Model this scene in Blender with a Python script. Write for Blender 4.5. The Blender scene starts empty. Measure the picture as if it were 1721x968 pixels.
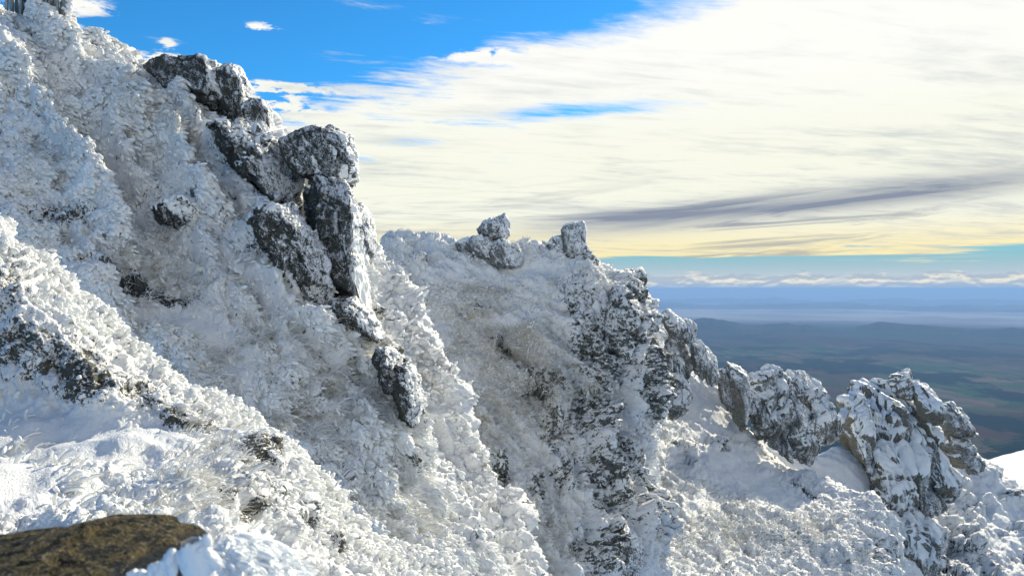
import bpy, bmesh, math, random
import numpy as np
from mathutils import Vector

# ------------------------------------------------------------------ camera, sky, sun, exposure
F_PX, CX, CY = 1300.0, 860.5, 484.0          # photograph: focal length and centre in its own pixels
SUN_EL, SUN_AZ = 30.0, 37.0                  # degrees; azimuth measured from +Y (view direction) towards +X
SKY_STRENGTH = 0.10
sc = bpy.context.scene
cam_d = bpy.data.cameras.new('camera'); cam = bpy.data.objects.new('camera', cam_d)
sc.collection.objects.link(cam); sc.camera = cam
cam.rotation_euler = (math.radians(90), 0, 0)
cam_d.sensor_width = 36.0; cam_d.lens = 36.0*F_PX/1721.0
cam_d.clip_start = 0.05; cam_d.clip_end = 600000
cam_d.dof.use_dof = True; cam_d.dof.focus_distance = 22.0; cam_d.dof.aperture_fstop = 9.0

sun_dir = Vector((math.sin(math.radians(SUN_AZ))*math.cos(math.radians(SUN_EL)),
                  math.cos(math.radians(SUN_AZ))*math.cos(math.radians(SUN_EL)),
                  math.sin(math.radians(SUN_EL))))
sun_d = bpy.data.lights.new('sun', 'SUN'); sun = bpy.data.objects.new('sun', sun_d)
sc.collection.objects.link(sun)
sun_d.energy = 5.0; sun_d.angle = math.radians(0.5); sun_d.color = (1.0, 0.91, 0.70)
sun.rotation_euler = (-sun_dir).to_track_quat('-Z', 'Y').to_euler()
sc.view_settings.view_transform = 'Standard'; sc.view_settings.look = 'None'
sc.view_settings.exposure = 0.40; sc.view_settings.gamma = 1.0
sc.cycles.use_denoising = True
sc.cycles.max_bounces = 7; sc.cycles.diffuse_bounces = 6; sc.cycles.glossy_bounces = 2
sc.cycles.volume_bounces = 0; sc.cycles.transparent_max_bounces = 8
sc.cycles.sample_clamp_indirect = 8.0


class NT:
    """small helper to write node trees as expressions"""
    def __init__(s, tree): s.t = tree; s.n = tree.nodes; s.l = tree.links
    def node(s, typ, **kw):
        n = s.n.new(typ)
        for k, v in kw.items(): setattr(n, k, v)
        return n
    def put(s, sock, v):
        if hasattr(v, 'is_output'): s.l.new(v, sock)
        elif v is not None: sock.default_value = v
    def m(s, op, a, b=None, c=None, clamp=False):
        n = s.node('ShaderNodeMath', operation=op, use_clamp=clamp)
        s.put(n.inputs[0], a)
        if b is not None: s.put(n.inputs[1], b)
        if c is not None: s.put(n.inputs[2], c)
        return n.outputs[0]
    def vm(s, op, a, b=None):
        n = s.node('ShaderNodeVectorMath', operation=op)
        s.put(n.inputs[0], a)
        if b is not None:
            s.put(n.inputs['Scale' if op == 'SCALE' else 1], b)
        return n.outputs['Value' if op in ('DOT_PRODUCT', 'LENGTH') else 'Vector']
    def mr(s, v, a, b, c=0.0, d=1.0, smooth=True):
        n = s.node('ShaderNodeMapRange', interpolation_type='SMOOTHSTEP' if smooth else 'LINEAR')
        s.put(n.inputs[0], v)
        for i, q in enumerate((a, b, c, d)): s.put(n.inputs[i+1], q)
        return n.outputs[0]
    def noise(s, vec, scale, detail=4.0, rough=0.55, dist=0.0, lac=2.0):
        n = s.node('ShaderNodeTexNoise')
        s.put(n.inputs['Vector'], vec); s.put(n.inputs['Scale'], scale); n.inputs['Detail'].default_value = detail
        n.inputs['Roughness'].default_value = rough; n.inputs['Distortion'].default_value = dist
        n.inputs['Lacunarity'].default_value = lac
        return n.outputs[0]
    def vor(s, vec, scale, feature='F1', rnd=1.0):
        n = s.node('ShaderNodeTexVoronoi', feature=feature)
        s.put(n.inputs['Vector'], vec); s.put(n.inputs['Scale'], scale); n.inputs['Randomness'].default_value = rnd
        return n
    def mix(s, f, a, b, mode='MIX'):
        n = s.node('ShaderNodeMix', data_type='RGBA', blend_type=mode)
        s.put(n.inputs[0], f)
        for i, v in ((6, a), (7, b)):
            s.put(n.inputs[i], v if hasattr(v, 'is_output') else (*v, 1.0)[:4])
        return n.outputs[2]
    def sep(s, v):
        n = s.node('ShaderNodeSeparateXYZ'); s.l.new(v, n.inputs[0]); return n.outputs
    def comb(s, x, y, z):
        n = s.node('ShaderNodeCombineXYZ')
        for i, v in enumerate((x, y, z)): s.put(n.inputs[i], v)
        return n.outputs[0]
    def bump(s, h, strength, dist, normal=None):
        n = s.node('ShaderNodeBump'); s.put(n.inputs['Height'], h)
        n.inputs['Strength'].default_value = strength; n.inputs['Distance'].default_value = dist
        if normal is not None: s.l.new(normal, n.inputs['Normal'])
        return n.outputs[0]
    def attr(s, name):
        return s.node('ShaderNodeAttribute', attribute_name=name).outputs['Fac']


def srgb(r, g, b):
    f = lambda c: c/12.92 if c <= 0.04045 else ((c+0.055)/1.055)**2.4
    return (f(r/255), f(g/255), f(b/255))


def build_world():
    w = bpy.data.worlds.new('World'); sc.world = w; w.use_nodes = True
    g = NT(w.node_tree); g.n.clear()
    out = g.node('ShaderNodeOutputWorld'); bg = g.node('ShaderNodeBackground')
    g.l.new(bg.outputs[0], out.inputs[0]); bg.inputs[1].default_value = SKY_STRENGTH
    sky = g.node('ShaderNodeTexSky', sky_type='NISHITA', sun_disc=False)
    sky.sun_elevation = math.radians(SUN_EL); sky.sun_rotation = math.radians(SUN_AZ)
    sky.altitude = 1500; sky.air_density = 1.0; sky.dust_density = 0.3; sky.ozone_density = 2.0
    d = g.node('ShaderNodeTexCoord').outputs['Generated']
    d = g.vm('NORMALIZE', d)
    x, y, z = g.sep(d)
    el = g.m('MULTIPLY', g.m('ARCSINE', z), 57.2958)
    az = g.m('MULTIPLY', g.m('ARCTAN2', x, y), 57.2958)
    az = g.m('MAXIMUM', g.m('MINIMUM', az, 80.0), -80.0)
    # clear sky, a deep mountain blue
    clear = g.mix(1.0, sky.outputs[0], (0.21, 0.86, 1.24), 'MULTIPLY')
    lowmix = g.mr(el, 10.0, 1.0)
    clear = g.mix(g.m('MULTIPLY', lowmix, 0.97), clear, tuple(7.6*c for c in srgb(142, 186, 196)))
    horizon = g.mix(g.mr(el, 2.6, 0.2), clear, tuple(7.6*c for c in srgb(196, 208, 220)))
    clear = horizon
    # cloud plane seen in perspective
    zz = g.m('ADD', g.m('MAXIMUM', z, 0.0), 0.045)
    qx = g.m('DIVIDE', x, zz); qy = g.m('DIVIDE', y, zz)
    a = math.radians(14)
    # streaks run nearly left-right, rising to the right
    u = g.m('ADD', g.m('MULTIPLY', qx, math.cos(a)), g.m('MULTIPLY', qy, math.sin(a)))
    v = g.m('SUBTRACT', g.m('MULTIPLY', qy, math.cos(a)), g.m('MULTIPLY', qx, math.sin(a)))
    q1 = g.comb(g.m('MULTIPLY', u, 0.42), v, 0.0)
    n_big = g.noise(q1, 0.9, 5, 0.6, 0.4)
    n_mid = g.noise(q1, 3.2, 7, 0.62, 0.3)
    n_fine = g.noise(g.comb(g.m('MULTIPLY', u, 0.30), v, 3.0), 9.0, 7, 0.68, 0.5)
    n_puff = g.noise(g.comb(qx, qy, 1.7), 2.2, 7, 0.62, 0.3)

    def blob(caz, cel, raz, rel, tilt=0.0):
        da = g.m('SUBTRACT', az, caz); de = g.m('SUBTRACT', g.m('SUBTRACT', el, cel), g.m('MULTIPLY', da, tilt))
        r = g.m('ADD', g.m('POWER', g.m('DIVIDE', da, raz), 2.0), g.m('POWER', g.m('DIVIDE', de, rel), 2.0))
        return g.m('POWER', 2.718, g.m('MULTIPLY', r, -1.0))
    # upper edge of the cloud sheet
    e1 = g.m('ADD', g.m('MULTIPLY', g.m('ADD', az, 11.7), 0.265), 13.9)
    e2 = g.m('ADD', g.m('MULTIPLY', g.m('ADD', az, 11.7), 0.52), 13.9)
    edge = g.m('ADD', g.m('MINIMUM', e1, e2), 0.55)
    edge = g.m('ADD', edge, g.m('MULTIPLY', g.m('SUBTRACT', n_big, 0.5), 3.2))
    edge = g.m('ADD', edge, g.m('MULTIPLY', g.m('SUBTRACT', n_puff, 0.5), 3.5))
    sd = g.m('SUBTRACT', edge, el)
    cover = g.mr(sd, -1.4, 2.6, -0.45, 1.15, smooth=False)
    holes = g.m('ADD', g.m('MULTIPLY', blob(3.5, 12.75, 9.5, 0.7, 0.03), 1.0), g.m('MULTIPLY', blob(-8.0, 10.6, 3.0, 0.5), 0.95))
    holes = g.m('ADD', holes, g.m('MULTIPLY', blob(-11.5, 9.2, 2.6, 0.45), 0.9))
    puffs = g.m('ADD', blob(-17.0, 13.95, 3.4, 0.42), g.m('ADD', blob(-17.6, 13.1, 2.3, 0.8), blob(-17.6, 12.5, 3.2, 0.4, -0.05)))
    puffs = g.m('ADD', puffs, g.m('ADD', g.m('MULTIPLY', blob(-30.5, 17.6, 2.6, 0.55, 0.05), 1.5), g.m('MULTIPLY', blob(-30.5, 15.9, 1.3, 1.0), 1.2)))
    puffs = g.m('ADD', puffs, g.m('ADD', g.m('MULTIPLY', blob(-18.0, 17.8, 1.7, 0.35), 0.9), g.m('MULTIPLY', blob(-1.8, 16.7, 3.4, 0.45, 0.02), 0.8)))
    puffs = g.m('ADD', puffs, g.m('ADD', g.m('MULTIPLY', blob(-24.0, 16.1, 0.5, 0.35), 0.9), g.m('MULTIPLY', blob(-24.2, 14.9, 2.0, 0.65), 1.0)))
    cover = g.m('SUBTRACT', cover, holes)
    cover = g.m('ADD', g.m('MAXIMUM', cover, -0.5), g.m('MULTIPLY', g.m('MULTIPLY', puffs, g.mr(g.noise(g.comb(g.m('MULTIPLY', az, 0.55), g.m('MULTIPLY', el, 1.6), 0.0), 1.0, 6, 0.65, 0.4), 0.36, 0.60)), 1.9))
    cover = g.m('ADD', cover, g.m('MULTIPLY', g.m('MAXIMUM', g.mr(el, 24.0, 40.0), g.mr(y, 0.25, -0.2)), 0.42))  # unseen cloud added overhead and behind the camera to grey the ambient light
    tex = g.m('ADD', g.m('MULTIPLY', g.m('SUBTRACT', n_mid, 0.5), 1.9), g.m('MULTIPLY', g.m('SUBTRACT', n_fine, 0.5), 1.5))
    tex = g.m('MULTIPLY', tex, g.mr(az, 12.0, -8.0, 0.8, 1.35))
    dens = g.mr(g.m('ADD', cover, tex), -0.12, 0.85)
    # the sheet ends in streaks above the clear band
    sE = g.noise(g.comb(g.m('MULTIPLY', az, 0.055), g.m('MULTIPLY', el, 1.35), 5.0), 1.0, 5, 0.6, 0.4)
    lowcut = g.mr(g.m('ADD', g.m('SUBTRACT', el, g.m('ADD', 1.55, g.m('MULTIPLY', az, 0.018))), g.m('MULTIPLY', g.m('SUBTRACT', sE, 0.5), 5.0)), 0.0, 0.55)
    dens = g.m('MULTIPLY', dens, lowcut)
    # cloud colour: creamy white aloft, yellow low, grey-blue bars
    cc = g.mix(g.mr(el, 2.2, 5.5), srgb(253, 239, 186), srgb(249, 250, 234))
    cc = g.mix(g.mr(el, 8.0, 17.0), cc, srgb(255, 255, 250))
    shade = g.m('ADD', g.m('MULTIPLY', g.m('SUBTRACT', n_mid, 0.46), 1.1), g.m('MULTIPLY', g.m('SUBTRACT', n_big, 0.5), 1.3))
    shade = g.m('ADD', shade, g.m('MULTIPLY', g.m('SUBTRACT', n_fine, 0.5), 0.8))
    shade = g.m('MULTIPLY', g.mr(shade, -0.05, 0.5), g.mr(el, 20.0, 5.0, 0.5, 0.75))
    cc = g.mix(shade, cc, srgb(190, 198, 202))
    bar = g.m('ADD', blob(27.0, 6.35, 14.0, 0.95, 0.078), g.m('MULTIPLY', blob(9.5, 4.9, 8.5, 0.9, 0.078), 0.95))
    bar = g.m('ADD', bar, g.m('MULTIPLY', blob(18.0, 5.5, 14.0, 0.35, 0.04), 0.35))
    sB = g.noise(g.comb(g.m('MULTIPLY', az, 0.05), g.m('MULTIPLY', g.m('SUBTRACT', el, g.m('MULTIPLY', az, 0.07)), 0.8), 9.0), 1.3, 6, 0.62, 0.6)
    bar = g.m('MULTIPLY', bar, g.mr(sB, 0.25, 0.6, 0.7, 1.0))
    streak = g.m('MULTIPLY', g.mr(sB, 0.52, 0.66), g.mr(el, 9.0, 4.0, 0.0, 0.6))
    cc = g.mix(g.m('MINIMUM', g.m('ADD', g.m('MULTIPLY', bar, 0.74), streak), 1.0), cc, srgb(140, 150, 168))
    # low bank of cumulus above the horizon
    lc = g.comb(g.m('MULTIPLY', az, 0.42), g.m('MULTIPLY', el, 1.7), 2.0)
    lb = g.noise(lc, 1.0, 7, 0.6, 0.25)
    lowp = g.m('SUBTRACT', 1.0, g.m('POWER', g.m('ABSOLUTE', g.m('DIVIDE', g.m('SUBTRACT', el, 0.35), 0.85)), 2.0))
    lowd = g.mr(g.m('ADD', lowp, g.m('MULTIPLY', g.m('SUBTRACT', lb, 0.53), 4.2)), 0.1, 0.6)
    lowd = g.m('MULTIPLY', lowd, g.mr(el, 1.6, 1.15))
    ls = g.noise(g.comb(g.m('MULTIPLY', az, 0.42), g.m('MULTIPLY', g.m('ADD', el, 0.2), 1.7), 2.0), 1.0, 7, 0.6, 0.25)
    lowc = g.mix(g.mr(g.m('SUBTRACT', ls, lb), -0.05, 0.11), srgb(176, 190, 206), srgb(250, 243, 222))
    veil = g.m('MULTIPLY', g.mr(el, 1.2, 0.1), 0.35)
    c10 = g.vm('SCALE', cc, 7.6); l10 = g.vm('SCALE', lowc, 7.6)
    col = g.mix(dens, clear, c10)
    col = g.mix(g.m('MAXIMUM', g.m('MULTIPLY', lowd, 0.85), veil), col, l10)
    col = g.mix(g.mr(el, 0.60, -0.30), col, tuple(7.6*c for c in srgb(146, 180, 218)))
    g.l.new(col, bg.inputs[0])
    w.cycles.sampling_method = 'MANUAL'; w.cycles.sample_map_resolution = 512
build_world()

# ------------------------------------------------------------------ numpy helpers
rng = np.random.default_rng(7)
_perm = rng.permutation(256).astype(np.int32); _perm = np.concatenate([_perm, _perm, _perm])
_g3 = rng.normal(size=(256, 3)).astype(np.float32); _g3 /= np.linalg.norm(_g3, axis=1)[:, None]
_r3 = rng.random((256, 3)).astype(np.float32)


def perlin(P):
    P = np.asarray(P, np.float32).reshape(-1, 3)
    out = np.empty(len(P), np.float32)
    for s in range(0, len(P), 400000):
        p = P[s:s+400000]
        i = np.floor(p).astype(np.int32); f = p - i; i &= 255
        w = f*f*f*(f*(f*6-15)+10)
        acc = 0
        for dx in (0, 1):
            wx = w[:, 0] if dx else 1-w[:, 0]; a = _perm[(i[:, 0]+dx) & 255]
            for dy in (0, 1):
                wy = w[:, 1] if dy else 1-w[:, 1]; b = _perm[a+((i[:, 1]+dy) & 255)]
                for dz in (0, 1):
                    wz = w[:, 2] if dz else 1-w[:, 2]; g = _g3[_perm[b+((i[:, 2]+dz) & 255)]]
                    acc = acc + wx*wy*wz*(g[:, 0]*(f[:, 0]-dx)+g[:, 1]*(f[:, 1]-dy)+g[:, 2]*(f[:, 2]-dz))
        out[s:s+400000] = acc*1.5
    return out


def fbm(P, freq, octaves=4, gain=0.5, off=0.0, mode='n'):
    P = np.asarray(P, np.float32).reshape(-1, 3); out = np.zeros(len(P), np.float32); a = 1.0; tot = 0
    for k in range(octaves):
        n = perlin(P*freq+off+k*17.3)
        if mode == 'b': n = np.abs(n)*2-0.5
        if mode == 'r': n = 0.5-np.abs(n)*2
        out += a*n; tot += a; a *= gain; freq *= 2.03
    return out/tot


def worley2(u, v, seed=0):
    """2-D cells: F1, F2 distance and a random number per nearest cell"""
    iu = np.floor(u).astype(np.int32); iv = np.floor(v).astype(np.int32)
    f1 = np.full(u.shape, 9.0, np.float32); f2 = f1.copy(); rid = np.zeros(u.shape, np.float32)
    for du in (-1, 0, 1):
        for dv in (-1, 0, 1):
            h = _perm[_perm[(iu+du+seed) & 255]+((iv+dv) & 255)]
            r = _r3[h]
            d = (iu+du+r[..., 0]-u)**2+(iv+dv+r[..., 1]-v)**2
            near = d < f1
            f2 = np.where(near, f1, np.minimum(f2, d)); rid = np.where(near, r[..., 2], rid); f1 = np.where(near, d, f1)
    return np.sqrt(f1), np.sqrt(f2), rid


def facets(P, freq, seed=0):
    """3-D cells, each a plane tilted its own way: blocky broken rock, and a value low along the cracks"""
    P = np.asarray(P, np.float32).reshape(-1, 3)
    h_out = np.empty(len(P), np.float32); c_out = np.empty(len(P), np.float32)
    for s in range(0, len(P), 200000):
        p = P[s:s+200000]*freq+seed*3.7
        i = np.floor(p).astype(np.int32)
        f1 = np.full(len(p), 9.0, np.float32); f2 = f1.copy(); h = np.zeros(len(p), np.float32)
        for dx in (-1, 0, 1):
            for dy in (-1, 0, 1):
                for dz in (-1, 0, 1):
                    k = _perm[_perm[_perm[(i[:, 0]+dx) & 255]+((i[:, 1]+dy) & 255)]+((i[:, 2]+dz) & 255)]
                    r = _r3[k]
                    q = p-(i+np.array([dx, dy, dz], np.int32)+r)
                    d = (q*q).sum(1)
                    near = d < f1
                    hh = (q*_g3[k]).sum(1)+r[:, 1]-0.5
                    f2 = np.where(near, f1, np.minimum(f2, d)); h = np.where(near, hh, h); f1 = np.where(near, d, f1)
        h_out[s:s+200000] = h; c_out[s:s+200000] = np.sqrt(f2)-np.sqrt(f1)
    return h_out, c_out


def P3(px, py, d):
    return np.stack([(px-CX)/F_PX*d, d, (CY-py)/F_PX*d], -1).astype(np.float32)


def sstep(x, a, b):
    t = np.clip((x-a)/(b-a), 0, 1); return t*t*(3-2*t)


def new_mesh(name, V, faces, mat=None, attrs=None, smooth=True):
    V = np.asarray(V, np.float32).reshape(-1, 3)
    me = bpy.data.meshes.new(name)
    faces = np.asarray(faces, np.int32); k = faces.shape[1]
    me.vertices.add(len(V)); me.vertices.foreach_set('co', V.ravel())
    me.loops.add(faces.size); me.loops.foreach_set('vertex_index', faces.ravel())
    me.polygons.add(len(faces)); me.polygons.foreach_set('loop_start', np.arange(0, faces.size, k, dtype=np.int32))
    me.update(calc_edges=True)
    if smooth: me.polygons.foreach_set('use_smooth', np.ones(len(faces), bool))
    for n, a in (attrs or {}).items():
        at = me.attributes.new(n, 'FLOAT', 'POINT'); at.data.foreach_set('value', np.asarray(a, np.float32).ravel())
    if mat: me.materials.append(mat)
    return me


def link(name, me, parent=None, loc=None):
    o = bpy.data.objects.new(name, me); sc.collection.objects.link(o)
    if parent is not None: o.parent = parent
    if loc is not None: o.location = loc
    return o


def tag(o, label=None, cat=None, group=None, kind=None):
    if label: o['label'] = label
    if cat: o['category'] = cat
    if group: o['group'] = group
    if kind: o['kind'] = kind
    return o


def empty(name, loc, label, cat, group=None):
    o = bpy.data.objects.new(name, None); sc.collection.objects.link(o); o.location = loc
    return tag(o, label, cat, group)


def grid_faces(nr, nc):
    i = np.arange(nr*nc, dtype=np.int32).reshape(nr, nc)
    return np.stack([i[:-1, :-1], i[1:, :-1], i[1:, 1:], i[:-1, 1:]], -1).reshape(-1, 4)


def grid_normals(P):
    du = np.gradient(P, axis=1); dv = np.gradient(P, axis=0)
    n = np.cross(dv, du); n /= np.linalg.norm(n, axis=-1, keepdims=True)+1e-9
    return n.astype(np.float32)


def catmull(K, t):
    """K: (k, ...) samples at 0..k-1, t: parameter array"""
    k = len(K); i = np.clip(np.floor(t).astype(int), 0, k-2); f = (t-i).reshape(-1, *([1]*(K.ndim-1)))
    a = K[np.maximum(i-1, 0)]; b = K[i]; c = K[i+1]; d = K[np.minimum(i+2, k-1)]
    return 0.5*((2*b)+(c-a)*f+(2*a-5*b+4*c-d)*f*f+(3*b-a-3*c+d)*f**3)


def even_param(px, py, n, extra=None):
    """parameters spaced evenly by picture length along a control polyline"""
    seg = np.hypot(np.diff(px), np.diff(py))
    if extra is not None: seg = np.maximum(seg, extra)
    s = np.concatenate([[0], np.cumsum(seg)])
    return np.interp(np.linspace(0, s[-1], n), s, np.arange(len(px)))


def sheet(cols, step=1.7, back=True, back_out=0.0):
    """cols: list of columns, each a list of (px, py, depth) from the crest down; returns P, PX, PY (rows x columns)"""
    C = np.array(cols, np.float32)                         # ncol, nrow, 3
    if back:
        c, r1 = C[:, 0], C[:, 1]
        dirv = (r1-c); L = np.hypot(dirv[:, 0], dirv[:, 1])[:, None]+1e-6
        u = dirv/L
        b1 = c.copy(); b1[:, :2] += u[:, :2]*14; b1[:, 2] *= 1.05
        b2 = c.copy(); b2[:, :2] += u[:, :2]*np.minimum(0.9*L, 110); b2[:, 2] *= 1.22
        b3 = c.copy(); b3[:, :2] += u[:, :2]*np.minimum(1.9*L, 260); b3[:, 2] *= 1.5
        C = np.concatenate([b3[:, None], b2[:, None], b1[:, None], C], 1)
    C[..., 2] = np.log(C[..., 2])
    midr = C.shape[1]//2; midc = C.shape[0]//2
    cl = np.mean([np.hypot(np.diff(C[:, r, 0]), np.diff(C[:, r, 1])) for r in range(C.shape[1])], 0)
    rl = np.mean([np.hypot(np.diff(C[c_, :, 0]), np.diff(C[c_, :, 1])) for c_ in range(C.shape[0])], 0)
    nc = int(cl.sum()/step); nr = int(rl.sum()/step)
    tc = np.interp(np.linspace(0, cl.sum(), nc), np.concatenate([[0], np.cumsum(cl)]), np.arange(len(cl)+1))
    tr = np.interp(np.linspace(0, rl.sum(), nr), np.concatenate([[0], np.cumsum(rl)]), np.arange(len(rl)+1))
    A = catmull(C, tc)                                     # nc, nrow, 3
    A = catmull(np.swapaxes(A, 0, 1), tr)                  # nr, nc, 3
    PX, PY, D = A[..., 0], A[..., 1], np.exp(A[..., 2])
    return P3(PX, PY, D), PX, PY


def blobs(PX, PY, lst):
    m = np.zeros(PX.shape, np.float32)
    for (cx, cy, rx, ry, rot, amp) in lst:
        c, s = math.cos(math.radians(rot)), math.sin(math.radians(rot))
        X = (PX-cx)*c+(PY-cy)*s; Y = -(PX-cx)*s+(PY-cy)*c
        m = np.maximum(m, amp*np.exp(-((X/rx)**2+(Y/ry)**2)**1.5))
    return m


# ------------------------------------------------------------------ materials
def mat_rime(name, size, tan=(0.36, 0.31, 0.20), speckle=0.0, dark=(0.030, 0.034, 0.036), veg=0.5, bias=0.05, rs=1.0, nzk=0.35, nk=1.9):
    """rime-covered slope: snow, with rock where the rime has not reached and frosted grass showing through.
    size = metres of one rime clump"""
    m = bpy.data.materials.new(name); m.use_nodes = True; g = NT(m.node_tree)
    b = g.n['Principled BSDF']; geo = g.node('ShaderNodeNewGeometry'); P = geo.outputs['Position']; N = geo.outputs['Normal']
    f = 1.0/size
    rock, cav, tn = g.attr('rock'), g.attr('cav'), g.attr('tan')
    n1 = g.noise(P, f*0.9, 5, 0.6, 0.6); n2 = g.noise(P, f*3.2, 4, 0.6, 0.9); n3 = g.noise(P, f*9, 3, 0.6)
    nz = g.sep(N)[2]
    m1 = g.noise(P, f*0.9/rs, 5, 0.6, 0.6); m2 = g.noise(P, f*3.2/rs, 5, 0.6, 0.9)
    snowc = g.mix(g.mr(g.noise(P, f*0.35, 3), 0.35, 0.7), (0.77, 0.785, 0.81), (0.82, 0.825, 0.82))
    # frosted vegetation showing through
    tmask = g.m('MULTIPLY', g.mr(g.m('ADD', tn, g.m('MULTIPLY', g.m('SUBTRACT', n2, 0.5), 1.8)), 0.25, 0.95), veg)
    tcol = g.mix(n3, tan, tuple(c*0.55 for c in tan))
    col = g.mix(tmask, snowc, tcol)
    # bare rock and its rime lattice, plus overhang shade painted into the rock mask
    r = g.m('ADD', g.m('ADD', rock, g.m('MULTIPLY', rock, bias)), g.m('MULTIPLY', g.m('SUBTRACT', m2, 0.5), nk))
    r = g.m('ADD', r, g.m('MULTIPLY', g.m('SUBTRACT', m1, 0.5), 1.2))
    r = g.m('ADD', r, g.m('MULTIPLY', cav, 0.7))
    r = g.m('SUBTRACT', r, g.m('MULTIPLY', g.m('MAXIMUM', nz, 0.0), nzk))
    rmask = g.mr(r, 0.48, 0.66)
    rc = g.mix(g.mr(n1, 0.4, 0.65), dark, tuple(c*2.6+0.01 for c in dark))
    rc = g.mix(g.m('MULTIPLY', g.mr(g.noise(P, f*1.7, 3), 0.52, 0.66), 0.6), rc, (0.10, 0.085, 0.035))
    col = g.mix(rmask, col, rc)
    g.l.new(col, b.inputs['Base Color'])
    g.put(b.inputs['Roughness'], g.mr(rmask, 0, 1, 0.62, 0.75))
    b.inputs['Specular IOR Level'].default_value = 0.3
    h = g.m('ADD', g.m('MULTIPLY', n2, 0.6), g.m('MULTIPLY', n3, 0.3))
    g.l.new(g.bump(h, 0.9, size*0.35), b.inputs['Normal'])
    return m


def mat_rock(name, size, rime=0.5, base=(0.045, 0.052, 0.055), light=(0.16, 0.16, 0.15), lichen=0.3, wind=(0.75, 0.1, 0.45), worm=1.0):
    """dark granite with a lattice of wind-blown rime; rime 0..1 = how much of it is white"""
    m = bpy.data.materials.new(name); m.use_nodes = True; g = NT(m.node_tree)
    b = g.n['Principled BSDF']; geo = g.node('ShaderNodeNewGeometry'); P = geo.outputs['Position']; N = geo.outputs['Normal']
    f = 1.0/size
    P2 = g.vm('MULTIPLY', P, (1.0, 1.0, 0.75))
    n1 = g.noise(P2, f*0.45, 5, 0.6, 0.5); n2 = g.noise(P2, f*1.5, 3, 0.55, 1.6); n3 = g.noise(P, f*5, 4, 0.65, 0.4)
    ridge = g.m('SUBTRACT', 1.0, g.m('MULTIPLY', g.m('ABSOLUTE', g.m('SUBTRACT', n2, 0.5)), 9.0*worm))
    facing = g.vm('DOT_PRODUCT', N, tuple(Vector(wind).normalized()))
    k = g.m('ADD', g.m('MULTIPLY', g.m('MAXIMUM', ridge, -1.0), 0.50), g.m('MULTIPLY', g.m('SUBTRACT', n3, 0.5), 1.5))
    k = g.m('ADD', k, g.m('MULTIPLY', g.m('SUBTRACT', n1, 0.5), 1.6))
    k = g.m('ADD', k, g.m('MULTIPLY', facing, 0.5))
    mask = g.mr(g.m('ADD', k, rime-0.5), 0.22, 0.48)
    rc = g.mix(g.mr(n3, 0.35, 0.7), base, light)
    rc = g.mix(g.m('MULTIPLY', g.mr(g.noise(P, f*0.8, 3), 0.5, 0.66), lichen), rc, (0.17, 0.15, 0.06))
    col = g.mix(mask, rc, (0.80, 0.82, 0.85))
    g.l.new(col, b.inputs['Base Color']); b.inputs['Roughness'].default_value = 0.7
    b.inputs['Specular IOR Level'].default_value = 0.3
    h = g.m('ADD', g.m('MULTIPLY', mask, 0.5), g.m('MULTIPLY', n3, 0.5))
    g.l.new(g.bump(h, 0.9, size*0.35), b.inputs['Normal'])
    return m


def mat_snow(name, size=0.1, col=(0.83, 0.835, 0.82), bump=0.5):
    m = bpy.data.materials.new(name); m.use_nodes = True; g = NT(m.node_tree)
    b = g.n['Principled BSDF']; P = g.node('ShaderNodeNewGeometry').outputs['Position']
    n = g.noise(P, 1/size, 5, 0.6)
    g.l.new(g.mix(n, tuple(c*0.95 for c in col), col), b.inputs['Base Color'])
    b.inputs['Roughness'].default_value = 0.55; b.inputs['Specular IOR Level'].default_value = 0.35
    g.l.new(g.bump(n, bump, size*0.4), b.inputs['Normal'])
    return m


def mat_blade(name):
    m = bpy.data.materials.new(name); m.use_nodes = True; g = NT(m.node_tree)
    b = g.n['Principled BSDF']; P = g.node('ShaderNodeNewGeometry').outputs['Position']
    n = g.noise(P, 9.0, 2)
    t = g.attr('tint')
    g.l.new(g.mix(t, (0.78, 0.79, 0.79), g.mix(n, (0.42, 0.36, 0.25), (0.60, 0.56, 0.44))), b.inputs['Base Color'])
    b.inputs['Roughness'].default_value = 0.7
    return m

SNOW = mat_snow('rime_white', 0.05)
SNOWCAP = mat_snow('snow_cap_white', 0.35)
BLADE = mat_blade('frosted_grass')

# ------------------------------------------------------------------ scatter of rime feathers and frosted blades
def lobe_template(seg=6, rings=(0.0, 0.22, 0.5, 0.8, 1.0), rad=(0.55, 0.95, 1.0, 0.72, 0.0)):
    V = []; Fc = []
    for z, r in list(zip(rings, rad))[:-1]:
        for k in range(seg): V.append((r*math.cos(2*math.pi*k/seg), r*math.sin(2*math.pi*k/seg), z))
    V.append((0, 0, 1.0)); nr = len(rings)-1
    for i in range(nr-1):
        for k in range(seg):
            a, b_ = i*seg+k, i*seg+(k+1) % seg
            Fc += [(a, b_, b_+seg), (a, b_+seg, a+seg)]
    for k in range(seg): Fc.append(((nr-1)*seg+k, (nr-1)*seg+(k+1) % seg, len(V)-1))
    return np.array(V, np.float32), np.array(Fc, np.int32)


def blade_template(n=3):
    V = []; Fc = []
    for i in range(n+1):
        t = i/n; w = (1-t)**0.7 if i < n else 0.05
        V += [(-w, 0, t), (0, w*0.6, t), (w, 0, t)]
    for i in range(n):
        for k in (0, 1):
            a = i*3+k; Fc += [(a, a+1, a+4), (a, a+4, a+3)]
    return np.array(V, np.float32), np.array(Fc, np.int32)


def pick(P, N, W, n, r):
    """n random points on a grid surface, weight W per vertex; faces towards the camera only"""
    w = W.copy(); w[0] = 0; w[-1] = 0; w[:, 0] = 0; w[:, -1] = 0
    w = w.ravel(); w = w/w.sum()
    idx = np.searchsorted(np.cumsum(w), r.random(n)); idx = np.minimum(idx, w.size-1)
    return P.reshape(-1, 3)[idx], N.reshape(-1, 3)[idx], idx


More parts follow.
